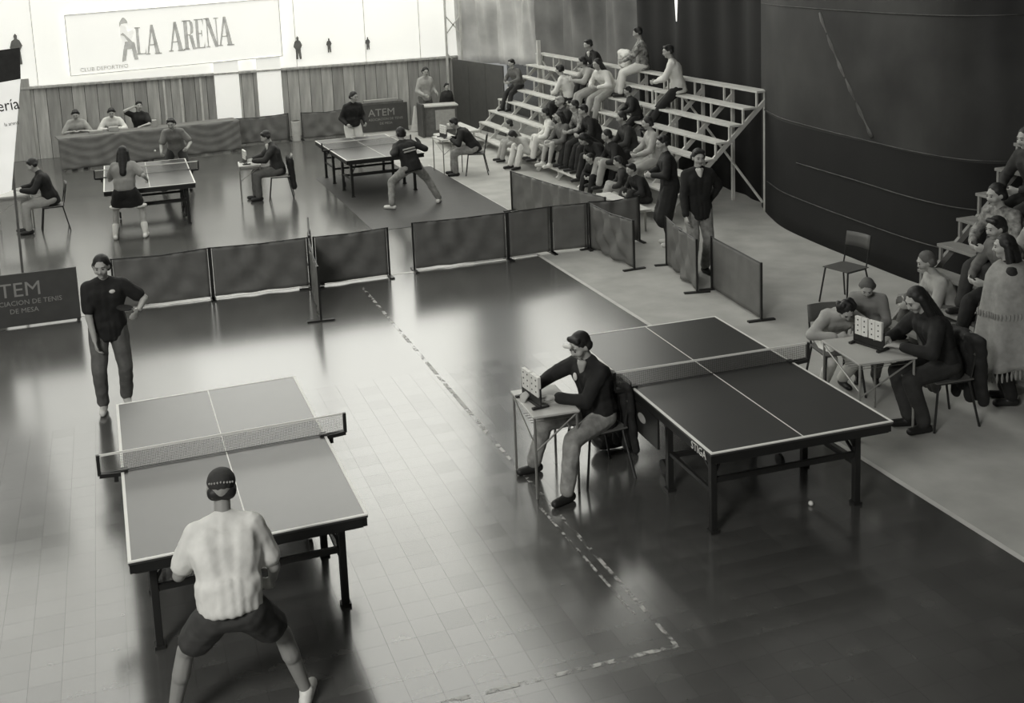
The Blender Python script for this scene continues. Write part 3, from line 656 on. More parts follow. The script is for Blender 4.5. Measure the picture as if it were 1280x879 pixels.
def remesh(o, vox, sm=4, disp=0, dsz=.12):
    r = o.modifiers.new('remesh', 'REMESH'); r.mode = 'VOXEL'; r.voxel_size = vox; r.use_smooth_shade = True
    if disp:
        key = 'folds%d' % int(dsz * 1000)
        tx = bpy.data.textures.get(key) or bpy.data.textures.new(key, 'CLOUDS'); tx.noise_scale = dsz
        d = o.modifiers.new('folds', 'DISPLACE'); d.texture = tx; d.strength = disp; d.mid_level = .5
    s_ = o.modifiers.new('smooth', 'SMOOTH'); s_.factor = .6; s_.iterations = sm
FIGS = []
def person(label, loc, yaw, P, top=M_dark, bottom=M_dark, shoes=M_shoe, hair='short', hairm=M_hair, skin=M_skin, sleeve='long', legs='long', s=1., vox=.016, group=None, collar=None, torso_long=.0, skirt_hem=None, belly=0):
    root = empty('person', loc, yaw, label, 'person', group)
    S = lambda v: Vector(v) * s
    hip = Vector(P.get('hip', (0, 0, .93)))
    l1_, l2_ = P.get('lean', 5), P.get('bend', P.get('lean', 5))
    A = frame(R(l1_), R(P.get('tilt', 0)), R(P.get('twist', 0) * .5)); B = frame(R(l2_), R(P.get('tilt', 0)), R(P.get('twist', 0)))
    waist = hip + A @ Vector((0, 0, .18)); chest = waist + B @ Vector((0, 0, .17)); neck = chest + B @ Vector((0, .0, .15))
    sh = {1: chest + B @ Vector((.158, 0, .085)), -1: chest + B @ Vector((-.158, 0, .085))}
    hj = {1: hip + A @ Vector((.09, 0, -.02)), -1: hip + A @ Vector((-.09, 0, -.02))}
    hp, hy, hr = P.get('head', (5, 0, 0)); H = frame(R(hp), R(hr), R(hy))
    hc = neck + (B @ Vector((0, .01, .03)) + H @ Vector((0, .02, .13)))
    hand = {}; elb = {}; knee = {}; foot = {}
    for k, sd in (('R', 1), ('L', -1)):
        t = P.get('hand' + k, (sd * .24, .08, hip.z - .08)); h = P.get('elb' + k, (sd * .5, -1, -.3))
        elb[sd], hand[sd] = ik(sh[sd], t, .285, .25, h)
        t = P.get('foot' + k, (sd * .10, 0, .08)); h = P.get('knee' + k, (sd * .15, 1, .1))
        knee[sd], foot[sd] = ik(hj[sd], t, .43, .425, h)
    # ---- body
    b = MB()
    def C(a, c, ra, rb=None): b.cap(S(a), S(c), ra * s, (ra if rb is None else rb) * s)
    C(hj[-1], hj[1], .098); C(hip, waist, .115, .105)
    C(waist + B @ Vector((-.05, 0, 0)), chest + B @ Vector((-.07, .0, 0)), .10, .115); C(waist + B @ Vector((.05, 0, 0)), chest + B @ Vector((.07, 0, 0)), .10, .115)
    C(sh[-1], sh[1], .058); C(sh[-1], neck, .045); C(sh[1], neck, .045); C(chest, neck, .09, .055); C(neck, hc - H @ Vector((0, .015, .03)), .050, .048)
    for sd in (1, -1):
        C(sh[sd], elb[sd], .052, .040); C(elb[sd], hand[sd], .040, .026)
        C(hj[sd], knee[sd], .088, .056); C(knee[sd], knee[sd].lerp(foot[sd], .35) + Vector((0, -.012, 0)), .054, .056); C(knee[sd].lerp(foot[sd], .3), foot[sd], .055, .036)
        fy = R(P.get('toe', 8)) * -sd; fd = Vector((math.sin(-fy), math.cos(fy), 0)); C(foot[sd] + Vector((0, 0, -.035)) - fd * .03, foot[sd] + fd * .13 + Vector((0, 0, -.05)), .036, .028)
        # hand
        d = (hand[sd] - elb[sd]).normalized(); d = P.get('hdir' + ('R' if sd > 0 else 'L'), None) or d; d = Vector(d).normalized()
        side = d.cross(Vector(P.get('palm' + ('R' if sd > 0 else 'L'), (-sd, .2, 0)))).normalized(); nrm = side.cross(d)
        pm_ = hand[sd] + d * .09
        for q in (-.026, -.009, .009, .026): C(hand[sd] + d * .02 + side * q * .6, pm_ + side * q, .015, .014)
        cu = P.get('curl', 25)
        for q, ln in zip((-.030, -.010, .011, .030), (.062, .078, .085, .070)):
            a = pm_ + side * q; d1 = (d * math.cos(R(cu)) + nrm * math.sin(R(cu))); m1 = a + d1 * ln * .5
            d2 = (d * math.cos(R(cu * 2.1)) + nrm * math.sin(R(cu * 2.1))); C(a, m1, .0095, .009); C(m1, m1 + d2 * ln * .5, .009, .0078)
        zt = P.get('thumb', 1) * sd
        C(hand[sd] + d * .03 + side * .02 * zt, hand[sd] + d * .07 + side * .052 * zt + nrm * .012, .013, .011); C(hand[sd] + d * .07 + side * .052 * zt + nrm * .012, hand[sd] + d * .105 + side * .058 * zt + nrm * .022, .011, .009)
    # head
    hd = lambda x, y, z: S(hc + H @ Vector((x, y, z)))
    b.ball(hd(0, -.012, .022), (.074 * s, .092 * s, .092 * s), H, 16, 12)
    b.cap(hd(0, .015, -.04), hd(0, .045, -.078), .055 * s, .030 * s)
    b.cap(hd(-.028, .05, -.02), hd(.028, .05, -.02), .038 * s)
    b.cap(hd(0, .082, .012), hd(0, .098, -.022), .009 * s, .014 * s); b.cap(hd(-.032, .07, .032), hd(.032, .07, .032), .016 * s)
    for sd in (1, -1): b.ball(hd(sd * .076, -.01, -.005), (.012 * s, .02 * s, .032 * s), H, 8, 6)
    body = b.build('body', skin, root); remesh(body, vox * .8 if vox > .01 else vox, 3)
    FIGS.append(body)
    # face
    for sd in (1, -1):
        MB().ball(hd(sd * .029, .083, .012), (.011 * s, .006 * s, .006 * s), H, 8, 6).build('eye', M_eye, root, smooth=True)
        MB().cap(hd(sd * .016, .088, .033), hd(sd * .045, .078, .034), .0035 * s).build('eyebrow', hairm, root)
    MB().cap(hd(-.02, .085, -.05), hd(.02, .085, -.05), .0045 * s).build('mouth', M_lip, root)
    # ---- hair
    h = MB()
    if hair != 'none':
        h.ball(hd(0, -.026, .036), (.084 * s, .096 * s, .092 * s), H, 14, 10); h.cap(hd(-.05, -.045, .0), hd(.05, -.045, .0), .052 * s)
        if hair in ('short', 'bowl'): h.cap(hd(-.045, .035, .09), hd(.045, .035, .09), .028 * s)
        if hair == 'bowl' or hair == 'full':
            h.cap(hd(-.058, -.02, .03), hd(-.058, -.03, -.03), .030 * s); h.cap(hd(.058, -.02, .03), hd(.058, -.03, -.03), .030 * s); h.cap(hd(-.04, -.07, -.03), hd(.04, -.07, -.03), .04 * s)
        if hair == 'long':
            for sd in (1, -1): h.cap(hd(sd * .068, -.02, .03), S(neck + B @ Vector((sd * .09, -.01, -.10))), .036 * s, .045 * s)
            h.cap(hd(0, -.06, .0), S(neck + B @ Vector((0, -.09, -.20))), .075 * s, .07 * s)
        if hair == 'tail': h.cap(hd(0, -.11, .03), hd(0, -.17, -.14), .03 * s, .02 * s)
        if hair == 'curly':
            for k in range(26):
                a_, e_ = random.uniform(0, 2 * PI), random.uniform(-.2, 1.4)
                h.ball(hd(.09 * math.cos(a_) * math.cos(e_), -.03 + .09 * math.sin(a_) * math.cos(e_) * (1 if math.sin(a_) < .3 else .6), .03 + .085 * math.sin(e_)), .034 * s, None, 8, 6)
        if hair == 'cap':
            h = MB(); h.ball(hd(0, -.014, .045), (.084 * s, .098 * s, .078 * s), H, 14, 10); h.cap(hd(-.04, .09, .045), hd(.04, .09, .045), .018 * s)
        ho = h.build('cap' if hair == 'cap' else 'hair', hairm, root); remesh(ho, max(.007, vox * .55), 3, .006, .03)
        FIGS.append(ho)
        if hair == 'cap':
            hb = MB(); hb.cap(hd(-.04, -.045, -.015), hd(.04, -.045, -.015), .046 * s); q = hb.build('hair', M_hair, root); remesh(q, .012, 3); FIGS.append(q)
    # ---- top
    t = MB(); g = .014
    def K(mb, a, c, ra, rb=None): mb.cap(S(a), S(c), ra * s, (ra if rb is None else rb) * s)
    hem = hip + A @ Vector((0, 0, -.02 - torso_long))
    for q in (-.06, 0, .06): K(t, hem + A @ Vector((q, 0, .06)), waist + B @ Vector((q * .85, 0, 0)), .124 + g, .105 + g)
    for a_ in range(20):
        a_ = 2 * PI * a_ / 20; o_ = A @ Vector((.156 * math.cos(a_), .122 * math.sin(a_), 0))
        K(t, hem + o_ * .97 + A @ Vector((0, 0, .09)), hem + o_ + A @ Vector((0, 0, -.07)), .030)
    for q in (-.085, 0, .085): K(t, waist + B @ Vector((q * .7, 0, 0)), chest + B @ Vector((q, 0, 0)), .103 + g, .118 + g)
    if belly: t.ball(S(waist + A @ Vector((0, .05, -.04))), (.15 * s, .13 * s, .15 * s), A)
    K(t, sh[-1], sh[1], .060 + g); K(t, sh[-1], neck, .050 + g, .045 + g); K(t, sh[1], neck, .050 + g, .045 + g); K(t, chest, neck - B @ Vector((0, 0, .02)), .10, .066)
    for sd in (1, -1):
        if sleeve == 'long': K(t, sh[sd], elb[sd], .060 + g, .048 + g); K(t, elb[sd], elb[sd].lerp(hand[sd], .93), .048 + g, .034 + g)
        elif sleeve == 'short': K(t, sh[sd], sh[sd].lerp(elb[sd], .72), .062 + g, .060 + g)
        else: K(t, sh[sd], elb[sd], .060 + g, .05 + g)
    to = t.build('top' if sleeve == 'long' else 'shirt', top, root); remesh(to, vox, 4, .030 * (vox / .016) ** .3, .13); FIGS.append(to)
    if collar:
        c = MB(); c.cap(S(neck + B @ Vector((-.035, .062, .01))), S(neck + B @ Vector((0, .10, -.11))), .022 * s, .012 * s); c.cap(S(neck + B @ Vector((.035, .062, .01))), S(neck + B @ Vector((0, .10, -.11))), .022 * s, .012 * s)
        c.cap(S(neck + B @ Vector((0, .078, .0))), S(neck + B @ Vector((0, .102, -.08))), .034 * s, .010 * s); q = c.build('shirt_collar', collar, root); remesh(q, .009, 2); FIGS.append(q)
    # ---- bottoms
    if legs != 'none':
        t = MB(); K(t, hj[-1], hj[1], .097 + g); K(t, hip, waist - A @ Vector((0, 0, .08)), .108 + g, .09)
        for sd in (1, -1):
            if legs == 'long':
                K(t, hj[sd], knee[sd], .094 + g, .064 + g); K(t, knee[sd], foot[sd] + Vector((0, 0, .03)), .064 + g, .052 + g)
            elif legs == 'shorts': K(t, hj[sd], hj[sd].lerp(knee[sd], .62), .10 + g, .094 + g)
            elif legs == 'skirt': K(t, hj[sd], hj[sd].lerp(knee[sd], .55), .11 + g, .11 + g)
            elif legs == 'coat': K(t, hj[sd], hj[sd].lerp(knee[sd], 1.15), .115 + g, .12 + g)
        if legs in ('skirt', 'coat'):
            K(t, hj[-1].lerp(knee[-1], .5), hj[1].lerp(knee[1], .5), .11 + g)
            if legs == 'coat': K(t, hj[-1].lerp(knee[-1], 1.0), hj[1].lerp(knee[1], 1.0), .11 + g)
        bo = t.build({'long': 'trousers', 'shorts': 'shorts', 'skirt': 'skirt', 'coat': 'coat_skirt'}[legs], bottom, root); remesh(bo, vox, 4, .022, .11); FIGS.append(bo)
        if legs == 'coat':
            t = MB()
            for sd in (1, -1): K(t, knee[sd], foot[sd], .06, .055)
            q = t.build('trousers', M_dark, root); remesh(q, vox, 3); FIGS.append(q)
    for sd in (1, -1):
        fy = R(P.get('toe', 8)) * sd; fd = Vector((math.sin(fy), math.cos(fy), 0)); t = MB()
        K(t, foot[sd] + Vector((0, 0, -.040)) - fd * .045, foot[sd] + fd * .14 + Vector((0, 0, -.045)), .042, .036); K(t, foot[sd], foot[sd] + Vector((0, 0, -.03)) , .046, .045)
        q = t.build('shoe', shoes, root); remesh(q, min(vox, .013), 2); FIGS.append(q)
        if skirt_hem == 'socks':
            t = MB(); K(t, foot[sd], foot[sd].lerp(knee[sd], .38), .044, .060); t.build('sock', M_whitec, root, smooth=True)
    root['_j'] = 1
    return root, dict(waist=waist, neck=neck, chest=chest, hip=hip, hand=hand, elb=elb, knee=knee, foot=foot, B=B, A=A, H=H, hc=hc, s=s, hj=hj)

def bat(parent_like, at, rz, rx, label, m=M_black):
    r = empty('table_tennis_bat', at, rz, label, 'bat'); r.rotation_euler = (rx, 0, rz)
    n = 20; mb = MB(); mb.prism([(.076 * math.cos(2 * PI * k / n), .155 + .08 * math.sin(2 * PI * k / n)) for k in range(n)], -.006, .006); mb.build('blade', m, r, bevel=.001)
    MB().box((0, 0, .03), (.026, .022, .10)).build('handle', M_ply, r, bevel=.004); return r
def world_pt(root, v):
    return Matrix.Translation(root.location) @ Matrix.Rotation(root.rotation_euler.z, 4, 'Z') @ Vector(v)

# near player, back to the camera
r1, j1 = person('player in light shirt and dark shorts, back to camera, left foreground', (.39, 6.02, 0), R(-3),
    dict(hip=(0, -.10, .83), lean=14, bend=23, head=(14, -3, 2), footR=(.40, .12, .08), footL=(-.38, .14, .08), kneeR=(.5, 1, .1), kneeL=(-.5, 1, .1), handR=(.26, .20, .80), handL=(-.22, .32, .90), elbR=(.5, -.8, -.6), elbL=(-.6, -.7, -.6), curl=48, toe=20),
    top=mat('pale_shirt', .66, .8, .1, 10, bump=.2), bottom=M_mid if False else mat('dark_shorts', .045, .85, .2, 8), shoes=M_shoew, hair='cap', hairm=mat('cap_cloth', .03, .8, .2), skin=M_skin2, sleeve='short', legs='shorts', vox=.011, torso_long=-.10, s=.99)
cm = MB()
for k in range(9):
    a_ = R(-48 + 12 * k); cm.ball(j1['hc'] * .99 + j1['H'] @ Vector((.086 * math.sin(a_), -.014 - .099 * math.cos(a_), .055 - .012 * abs(math.sin(a_)))), (.006, .004, .007), None, 6, 4)
cm.build('cap_embroidery', mat('cap_print', .35, .7), r1)
bat(None, world_pt(r1, j1['hand'][1]) + Vector((.02, .05, .0)), R(70), R(-75), 'black bat in the right hand of the player in light shirt')
# opponent facing the camera
r2, j2 = person('standing player in dark polo shirt facing camera, at the far left table end', (-.22, 11.42, 0), R(182),
    dict(hip=(0, 0, .90), lean=4, bend=9, head=(12, -12, 0), footR=(.12, .02, .08), footL=(-.12, -.10, .08), handR=(.14, .20, .80), handL=(-.30, .30, 1.10), elbR=(.8, -.3, -.3), elbL=(-1, -.4, -.6), curl=30),
    top=M_black, bottom=M_mid, shoes=M_shoew, hair='full', skin=M_skin, sleeve='short', legs='long', s=.985, vox=.012, torso_long=.02)
MB().ball(Vector((-.07, .15, 1.27)), (.03, .012, .02)).build('chest_badge', M_whitec, r2)
MB().ball(Vector((.225, .0, 1.15)), (.01, .03, .012)).build('sleeve_mark', M_whitec, r2)
bat(None, world_pt(r2, j2['hand'][-1]) + Vector((0, -.04, -.01)), R(60), R(-80), 'black bat held at the waist of the player in dark polo')
# near umpire, seated facing left
r3, j3 = person('seated young umpire in dark sweater and jeans at the near score table', (3.66, 8.17, 0), R(102),
    dict(hip=(0, .0, .57), lean=6, bend=13, head=(24, 6, 0), footR=(.34, .46, .08), footL=(-.28, .54, .08), kneeR=(.2, 1, .6), kneeL=(-.1, 1, .6), handR=(.26, .50, .80), handL=(.03, .40, .78), elbR=(.9, -.2, -.3), elbL=(-.7, -.6, -.7), curl=20, palmR=(0, 0, -1), palmL=(0, 0, -1), thumb=-1),
    top=M_black, bottom=M_denim, hair='short', skin=M_skin, vox=.011, s=.97, collar=M_lightc)
B_ = j3
MB().ball(B_['s'] * (B_['chest'] + B_['B'] @ Vector((.05, .135, .03))), (.026, .012, .035)).build('chest_badge', M_whitec, r3)
vz = MB(); hc_, H_ = j3['hc'] * j3['s'], j3['H']
vz.cap(hc_ + H_ @ Vector((-.03, .105, .085)), hc_ + H_ @ Vector((.03, .115, .080)), .020, .018); q = vz.build('visor', M_whitec, r3); remesh(q, .009, 2); FIGS.append(q)
# jacket hanging on the chair back
def drape(name, label, c, rz, w_, h_, m, bulge=.06, dp=.10):
    mb = MB()
    for k in range(5): x = -w_ / 2 + w_ * k / 4; mb.cap((x, .02 * math.sin(k * 2.2), h_), (x * 1.12, -.05 + .03 * math.sin(k * 3.1), .10 + .05 * math.sin(k * 2.7)), dp * .6, dp * .5)
    mb.cap((-w_ / 2, 0, h_), (w_ / 2, 0, h_), dp * .6)
    o = mb.build(name, m); o.location = c; o.rotation_euler = (0, 0, rz); remesh(o, .013, 4, .04, .09); FIGS.append(o); return tag(o, label, 'jacket' if 'jacket' in name else 'clothes')
drape('draped_jacket', 'dark jacket hanging over the back of the near umpire\'s chair', (3.855, 8.16, .12), R(95), .30, .66, M_black, dp=.06)
bg = MB(); bg.cap((-.12, 0, .11), (.12, 0, .11), .10); bg.cap((-.10, .03, .16), (.10, .03, .14), .09); bg = bg.build('sports_bag', mat('shiny_bag', .03, .25, .2)); bg.location = (3.70, 7.72, 0); bg.location = (3.98, 8.55, 0); remesh(bg, .014, 3, .03, .1); FIGS.append(bg); tag(bg, 'dark shiny bag on the floor beside the near umpire\'s chair', 'bag')

# ---- far tables
r4, j4 = person('girl in dark shorts with white hem, back to camera, at the far left table', (.12, 19.12, 0), R(-8),
    dict(hip=(0, -.02, .86), lean=6, bend=16, head=(10, 0, 0), footR=(.27, .0, .08), footL=(-.24, .02, .08), kneeR=(.3, 1, 0), kneeL=(-.3, 1, 0), handR=(.36, .14, 1.0), handL=(-.16, .38, 1.1), curl=45),
    top=mat('grey_top', .26, .8, .1), bottom=M_black, shoes=M_shoew, hair='long', skin=M_skin, sleeve='short', legs='skirt', skirt_hem='socks', s=.96, torso_long=-.12)
mb = MB()
for sd in (1, -1): p_ = j4['hj'][sd].lerp(j4['knee'][sd], .78) * .96; mb.tube([p_ + Vector((0, 0, .015)), p_ - Vector((0, 0, .015))], .122, 16)
mb.build('white_hem', M_whitec, r4, smooth=True)
person('player in grey shirt bending over behind the far left table net', (1.2, 23.1, 0), R(165), dict(hip=(0, -.1, .84), lean=20, bend=40, head=(20, 0, 0), footR=(.28, .05, .08), footL=(-.26, .1, .08), handR=(.2, .45, .85), handL=(-.3, .35, .9), curl=45), top=mat('grey_shirt', .20, .8, .15), bottom=M_dark, sleeve='short', legs='long', hair='short')
person('standing player in dark jacket and white shorts behind the far table', (5.05, 24.0, 0), R(190), dict(hip=(0, 0, .90), lean=4, bend=12, head=(15, 20, 0), handR=(.22, .22, .95), handL=(-.20, .28, .95), curl=45), top=M_black, bottom=M_whitec, legs='shorts', torso_long=-.08, hair='full', shoes=M_shoew, s=.98)
r7, j7 = person('lunging player in dark shirt, legs wide apart, at the near end of the far table', (5.05, 19.05, 0), R(12), dict(hip=(-.02, 0, .78), lean=18, bend=34, tilt=-6, head=(5, 10, 0), footR=(.52, .02, .08), footL=(-.40, .12, .08), kneeR=(.7, .8, 0), kneeL=(-.5, 1, 0), handR=(.38, .25, 1.02), handL=(-.30, .22, 1.05), curl=45, toe=40), top=M_black, bottom=M_denim, hair='full', shoes=M_shoew, s=.97)
st = MB()
for zz in (.02, .07): st.cap(j7['waist'] + j7['B'] @ Vector((-.11, -.118, zz)), j7['waist'] + j7['B'] @ Vector((.11, -.118, zz)), .016)
st.build('white_stripe', M_lightc, r7)
bat(None, world_pt(r7, j7['hand'][1]), R(60), R(-40), 'small bat in the raised hand of the lunging player')
SITP = dict(hip=(0, 0, .57), lean=12, bend=28, head=(25, 0, 0), footR=(.12, .44, .08), footL=(-.12, .40, .08), kneeR=(.1, 1, .6), kneeL=(-.1, 1, .6), handR=(.14, .45, .78), handL=(-.12, .46, .78), elbR=(.9, -.5, -.5), elbL=(-.9, -.5, -.5), curl=20, palmR=(0, 0, -1), palmL=(0, 0, -1))
def sp(**k): d = dict(SITP); d.update(k); return d
person('seated umpire in dark sweater leaning on the score table beside the bleacher', (7.0, 21.45, 0), R(75), sp(bend=42, lean=25), top=M_black, bottom=M_denim, hair='short', s=.98)
r9, _ = person('seated umpire in dark suit between the two far tables', (2.95, 21.18, 0), R(88), sp(lean=6, bend=14), top=M_dark, bottom=M_mid, hair='short', collar=M_whitec)
drape('draped_jacket', 'black coat hanging on the chair of the umpire between the far tables', (3.18, 21.15, .12), R(85), .34, .62, M_black)
person('seated man in black facing left at the far left edge', (-1.13, 20.5, 0), R(95), sp(bend=20), top=M_black, bottom=M_lightc, hair='short')
# ---- officials behind the jury table
person('seated official in pale checked shirt, leftmost behind the cloth covered table', (-.78, 27.92, 0), R(180), sp(bend=22, handR=(.12, .38, .80), handL=(-.12, .38, .8)), top=M_lightc, sleeve='mid', hair='short', vox=.02)
person('seated official in white shirt, middle of the three behind the cloth covered table', (.03, 28.02, 0), R(180), sp(bend=32), top=M_whitec, hair='short', vox=.02)
person('seated official in black with one arm raised, behind the cloth covered table', (.70, 28.12, 0), R(165), sp(bend=8, handR=(.10, .16, 1.22), elbR=(1, .4, -.6), head=(0, 25, 0)), top=M_black, sleeve='short', hair='short', vox=.02)
person('standing person in pale shirt behind the display counter', (7.75, 27.6, 0), R(200), dict(head=(18, -20, 0), handR=(.2, .25, 1.0), handL=(-.2, .25, 1.0)), top=M_lightc, bottom=M_mid, hair='full', vox=.02)
person('small child in dark top beside the display counter', (8.25, 27.35, 0), R(190), dict(), top=M_dark, bottom=M_dark, hair='short', vox=.02, s=.74)

# ---- spectators on the long bleacher: seat k counts down from the top row
def seat(k): return 10.13 - .255 * k, 2.03 - .26 * k
def spect(label, k, y, yaw=90, top=M_dark, bottom=M_dark, pose=None, **kw):
    x, z = seat(k); s = kw.get('s', .96)
    drop = min(2, max(1, int((z - .1) / .26) if z < .6 else 2)) * .26
    if z - drop < .10: drop = z
    fz = -drop + .085
    d = dict(hip=(0, -.02, .115), lean=10, bend=24, head=(12, 0, 0), footR=(.12, .50, fz / s), footL=(-.12, .46, fz / s), kneeR=(.12, 1, .7), kneeL=(-.12, 1, .7), handR=(.14, .36, .22), handL=(-.12, .38, .22), elbR=(.9, -.5, -.4), elbL=(-.9, -.5, -.4), curl=35)
    if pose: d.update(pose)
    d['hip'] = (d['hip'][0], d['hip'][1], d['hip'][2])
    return person(label, (x - .02, y, z), R(yaw), d, top=top, bottom=bottom, vox=kw.pop('vox', .018), s=kw.pop('s', .96), **kw)
spect('boy in dark jacket sitting alone at the far end of the long bleacher', 3, 25.0, 110, M_mid, M_dark, s=.85)
spect('spectator in white shirt and black trousers turned right on the long bleacher', 3, 21.85, 40, M_whitec, M_black, dict(bend=30, handR=(.12, .42, .25)))
spect('man in dark jacket with a light tie on the top bleacher row', 1, 21.55, 92, M_black, M_dark, collar=M_whitec)
spect('spectator in pale coat reaching forward below the man with the tie', 2, 21.1, 80, M_lightc, M_lightc, dict(bend=40, handR=(.1, .5, .35), handL=(-.1, .5, .3)), hair='full')
spect('dark-haired spectator in white shirt beside the man with the tie', 2, 20.5, 105, M_whitec, M_lightc, dict(bend=38), hair='long')
spect('spectator in patterned jacket highest at the top row, head against the tarpaulin', 0, 20.0, 70, M_pattern, M_whitec, hair='short', pose=dict(lean=0, bend=6))
o = MB(); o.cap((-.14, 0, .10), (.14, 0, .12), .10); o.cap((-.12, 0, .30), (.12, .02, .32), .09); o.cap((-.10, 0, .1), (-.1, 0, .3), .1); o.cap((.1, 0, .1), (.1, 0, .3), .1)
o = o.build('white_coat', M_whitec); o.location = (10.02, 20.55, 2.03 - .012); o.rotation_euler = (0, 0, R(90)); remesh(o, .018, 4, .05, .1); FIGS.append(o); tag(o, 'white coat bundled on the top bleacher row beside the patterned jacket', 'clothes')
spect('man in white sweater and dark trousers on the upper row near the post', 1, 18.1, 55, M_whitec, M_black, dict(lean=8, bend=16, head=(10, 25, 0), footR=(.12, .60, -.62), footL=(-.1, .52, -.62)), s=1.02)
spect('small child in black huddled below the man in white sweater', 3, 18.75, 80, M_black, M_black, s=.75)
spect('spectator in white jacket and trousers on the lower rows, left of the crowd', 6, 21.0, 75, M_whitec, M_whitec, dict(bend=16), hair='full')
spect('spectator bending forward, dark hair, white trousers, leftmost on the lower rows', 7, 21.55, 100, M_lightc, M_whitec, dict(lean=35, bend=60, head=(40, 0, 0)), hair='full')
spect('long-haired woman in grey dress on the lower rows, beside the white jacket', 6, 20.35, 95, M_mid, M_mid, dict(bend=12), hair='long', legs='skirt', shoes=M_shoew)
spect('spectator in patterned sweater with pale face behind the long-haired woman', 5, 20.0, 85, M_pattern, M_dark, hair='full')
spect('spectator in pale cap-like hair sitting behind the white jacket', 5, 20.75, 90, M_dark, M_dark, hair='short', hairm=M_hairl)
spect('dark clad spectator resting hands on knees, right of the patterned sweater', 5, 19.45, 85, M_black, M_black, dict(bend=34), hair='short')
spect('spectator in black with long hair hanging over the face', 6, 18.55, 95, M_black, M_black, dict(lean=28, bend=50, head=(45, 0, 0)), hair='long')
spect('spectator in black top and pale trousers, centre of the lower crowd', 6, 17.9, 85, M_black, M_lightc, dict(bend=32), hair='full')
spect('dark-haired spectator partly hidden behind the pale trousers', 5, 17.95, 85, M_dark, M_black, dict(bend=20), hair='full')
spect('boy in dark sweater with pale trousers sitting low beside the long coat', 7, 17.1, 70, M_dark, M_lightc, dict(bend=20), hair='short', s=.82)
spect('spectator in pale shirt sitting behind the man in the long coat', 5, 17.0, 80, M_lightc, M_lightc, dict(bend=14), hair='full')
spect('spectator kneeling low in black, white shoes, front of the crowd', 7, 18.2, 110, M_black, M_black, dict(bend=45), shoes=M_shoew, s=.8, hair='full')
spect('spectator in black on the bottom row behind the low bench', 7, 16.5, 95, M_black, M_dark, dict(bend=36), s=.85)
spect('girl in pale jacket with outstretched legs at the far end of the lowest row', 7, 22.35, 80, M_lightc, M_lightc, dict(bend=30), s=.85, hair='full')

# ---- standing men beside the barriers
person('man in long black coat standing with his back to us by the barriers', (7.78, 14.55, 0), R(70), dict(lean=2, bend=8, head=(10, 15, 0), handR=(.12, .30, 1.10), handL=(-.14, .28, 1.12), elbR=(.9, -.2, -.6), elbL=(-.9, -.2, -.6)), top=M_black, bottom=M_black, legs='coat', hair='short', shoes=M_shoew, s=.98, vox=.014)
person('young man in v-neck sweater and pale jeans standing behind the grey barrier', (7.36, 13.0, 0), R(172), dict(lean=0, bend=3, head=(8, -5, 0), footR=(.10, .05, .08), footL=(-.12, -.05, .08), handR=(.24, .20, .86), handL=(-.2, -.12, .95), elbR=(1, -.5, -.2), elbL=(-1, -.3, -.2)), top=M_black, bottom=M_denim, hair='short', collar=M_whitec, s=1.02, vox=.013, torso_long=.05)

# ---- right hand group
person('black-haired child in white shirt bending over the right score table', (6.55, 8.95, 0), R(165), dict(hip=(0, -.1, .60), lean=25, bend=55, head=(45, 0, 0), footR=(.12, .05, .08), footL=(-.12, .0, .08), handR=(.14, .42, .76), handL=(-.14, .42, .76), kneeR=(.1, 1, 0), kneeL=(-.1, 1, 0), elbR=(.9, 0, -.3), elbL=(-.9, 0, -.3)), top=M_lightc, bottom=M_whitec, hair='curly', vox=.013, s=.86)
person('fair-haired child in pale sweater behind the right score table', (6.93, 8.92, 0), R(140), dict(hip=(0, -.05, .75), lean=15, bend=34, head=(35, 0, 0), handR=(.14, .40, .85), handL=(-.14, .40, .85)), top=mat('fair_sweater', .22, .8, .1), bottom=M_mid, hair='full', hairm=mat('fair_hair', .11, .7, .2), vox=.014, s=.80)
person('long-haired woman in dark coat seated at the right score table', (6.95, 7.90, 0), R(80), sp(bend=26, head=(28, 10, 0), footR=(-.05, .35, .08), footL=(-.22, .30, .08)), top=M_black, bottom=M_dark, hair='long', vox=.012, s=1.0, torso_long=.05)
drape('draped_jacket', 'black coat hanging from the seated woman\'s chair at the right', (7.17, 7.86, .12), R(85), .34, .66, M_black)
drape('draped_coat', 'grey and dark coat trailing over a chair beside the seated woman', (7.10, 8.28, .08), R(70), .22, .62, M_mid, dp=.09)
person('spectator in pale jacket sitting at the foot of the right bleacher', (8.35, 9.55, 0), R(70), dict(hip=(0, -.1, .36), lean=12, bend=28, head=(20, 0, 0), footR=(.14, .40, .08), footL=(-.16, .34, .08), kneeR=(.1, 1, .7), kneeL=(-.1, 1, .7), handR=(.14, .36, .48), handL=(-.14, .36, .48)), top=M_lightc, bottom=M_mid, hair='full', hairm=mat('fair_hair', .11), vox=.014, s=.95)
r_s, j_s = person('standing woman wrapped in a pale fringed shawl at the right edge', (7.78, 7.98, 0), R(60), dict(lean=2, bend=6, head=(5, 0, 0), handR=(.12, .15, .95), handL=(-.12, .15, .95), elbR=(.4, -.6, -.4), elbL=(-.4, -.6, -.4)), top=M_black, bottom=M_black, hair='long', vox=.013, s=.95)
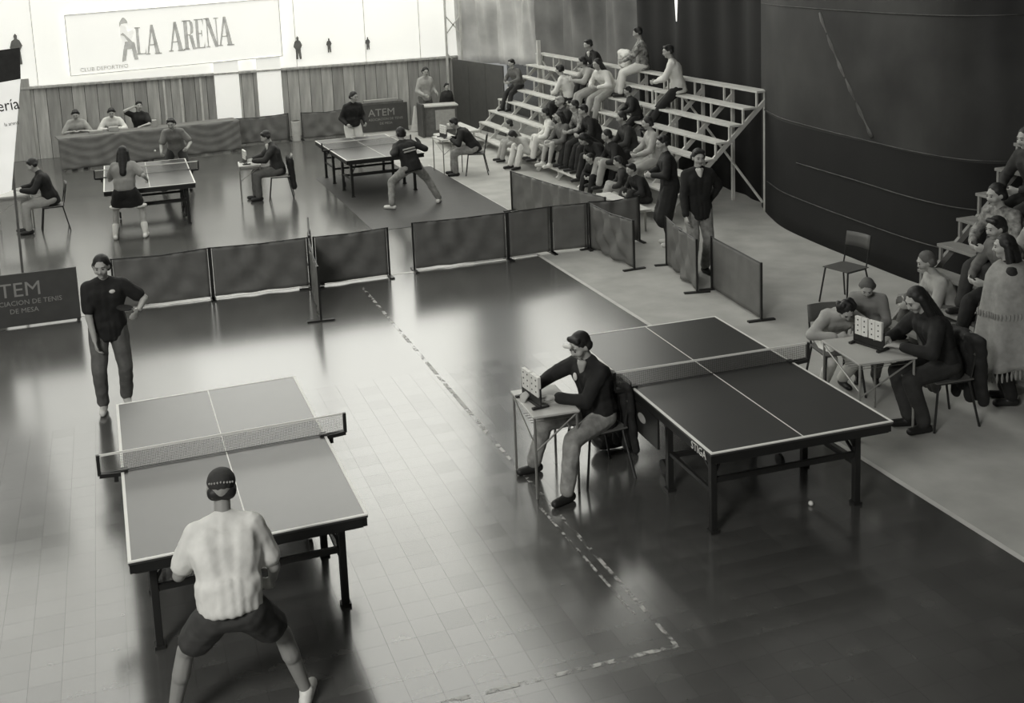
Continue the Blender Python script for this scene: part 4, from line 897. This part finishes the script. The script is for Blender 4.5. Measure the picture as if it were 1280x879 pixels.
def shawl(parent):
    N = 40
    def P(u, v):
        a = PI * (.0 + 1.5 * u) + PI * .15; zt = 1.38; zb = .24 + .36 * u
        z = zt + (zb - zt) * v; rr = .09 + .105 * min(1, v / .14) ** .6 + .15 * v * (1 - .4 * u) + .03 * math.sin(u * 30 + 1) * v + .012 * math.sin(u * 15)
        return Vector((math.cos(a) * rr * 1.15, math.sin(a) * rr * 1.0, z))
    o = cloth_sheet(P, 60, 20).build('shawl', M_shawl, parent, smooth=True); o.modifiers.new('thick', 'SOLIDIFY').thickness = .012
    mb = MB(); mb2 = MB()
    for k in range(41):
        p = P(k / 40, 1.0); mb.tube([p, p + Vector((.005, 0, -.045)), p + Vector((0, 0, -.09))], [.006, .012, .006], 5)
        p = P(k / 40, .45) * 1.0; q_ = Vector((p.x * 1.05, p.y * 1.05, p.z)); mb2.tube([q_, q_ + Vector((0, 0, -.03)), q_ + Vector((0, 0, -.06))], [.006, .011, .005], 5)
    tag(mb.build('fringe', M_shawl, parent), kind='stuff'); tag(mb2.build('upper_fringe', M_shawl, parent), kind='stuff')
shawl(r_s)
def spect2(label, k, y, yaw, top, bottom, pose=None, **kw):
    x, z = 9.76 - .255 * k, 2.03 - .26 * k
    d = dict(hip=(0, -.02, .115), lean=10, bend=24, head=(12, 0, 0), footR=(.12, .50, -.44), footL=(-.12, .46, -.44), kneeR=(.12, 1, .7), kneeL=(-.12, 1, .7), handR=(.14, .36, .22), handL=(-.12, .38, .22), elbR=(.9, -.5, -.4), elbL=(-.9, -.5, -.4), curl=35)
    if pose: d.update(pose)
    return person(label, (x, y, z), R(yaw), d, top=top, bottom=bottom, vox=.015, **kw)
spect2('spectator in dark jacket highest on the right bleacher', 2, 9.15, 90, M_dark, M_dark, hair='full')
spect2('spectator in patterned shawl in the middle of the right bleacher', 4, 9.0, 90, M_pattern, M_dark, hair='full')
spect2('spectator with pale sleeves and black trousers on the right bleacher', 5, 8.7, 85, M_mid, M_black, hair='short')
spect2('spectator in pale scarf on the right bleacher, right behind the shawl', 4, 8.4, 95, M_lightc, M_dark, hair='long')

# balls
def ball(loc, label): o = MB().ball((0, 0, 0), .02, None, 14, 10).build('ball', M_white, smooth=True); o.location = loc; tag(o, label, 'ball')
ball((4.93, 7.00, .02), 'white ball on the floor under the dark table in right foreground')
ball((.75, 21.9, 1.02), 'white ball in flight over the far left table')
mb = MB().ball((0, 0, 0), .16, None, 20, 12)

# bake the modifier stacks into plain meshes
dg = bpy.context.evaluated_depsgraph_get()
for o in FIGS:
    me = bpy.data.meshes.new_from_object(o.evaluated_get(dg)); o.modifiers.clear(); o.data = me
for o in bpy.data.objects:
    if '_j' in o.keys(): del o['_j']
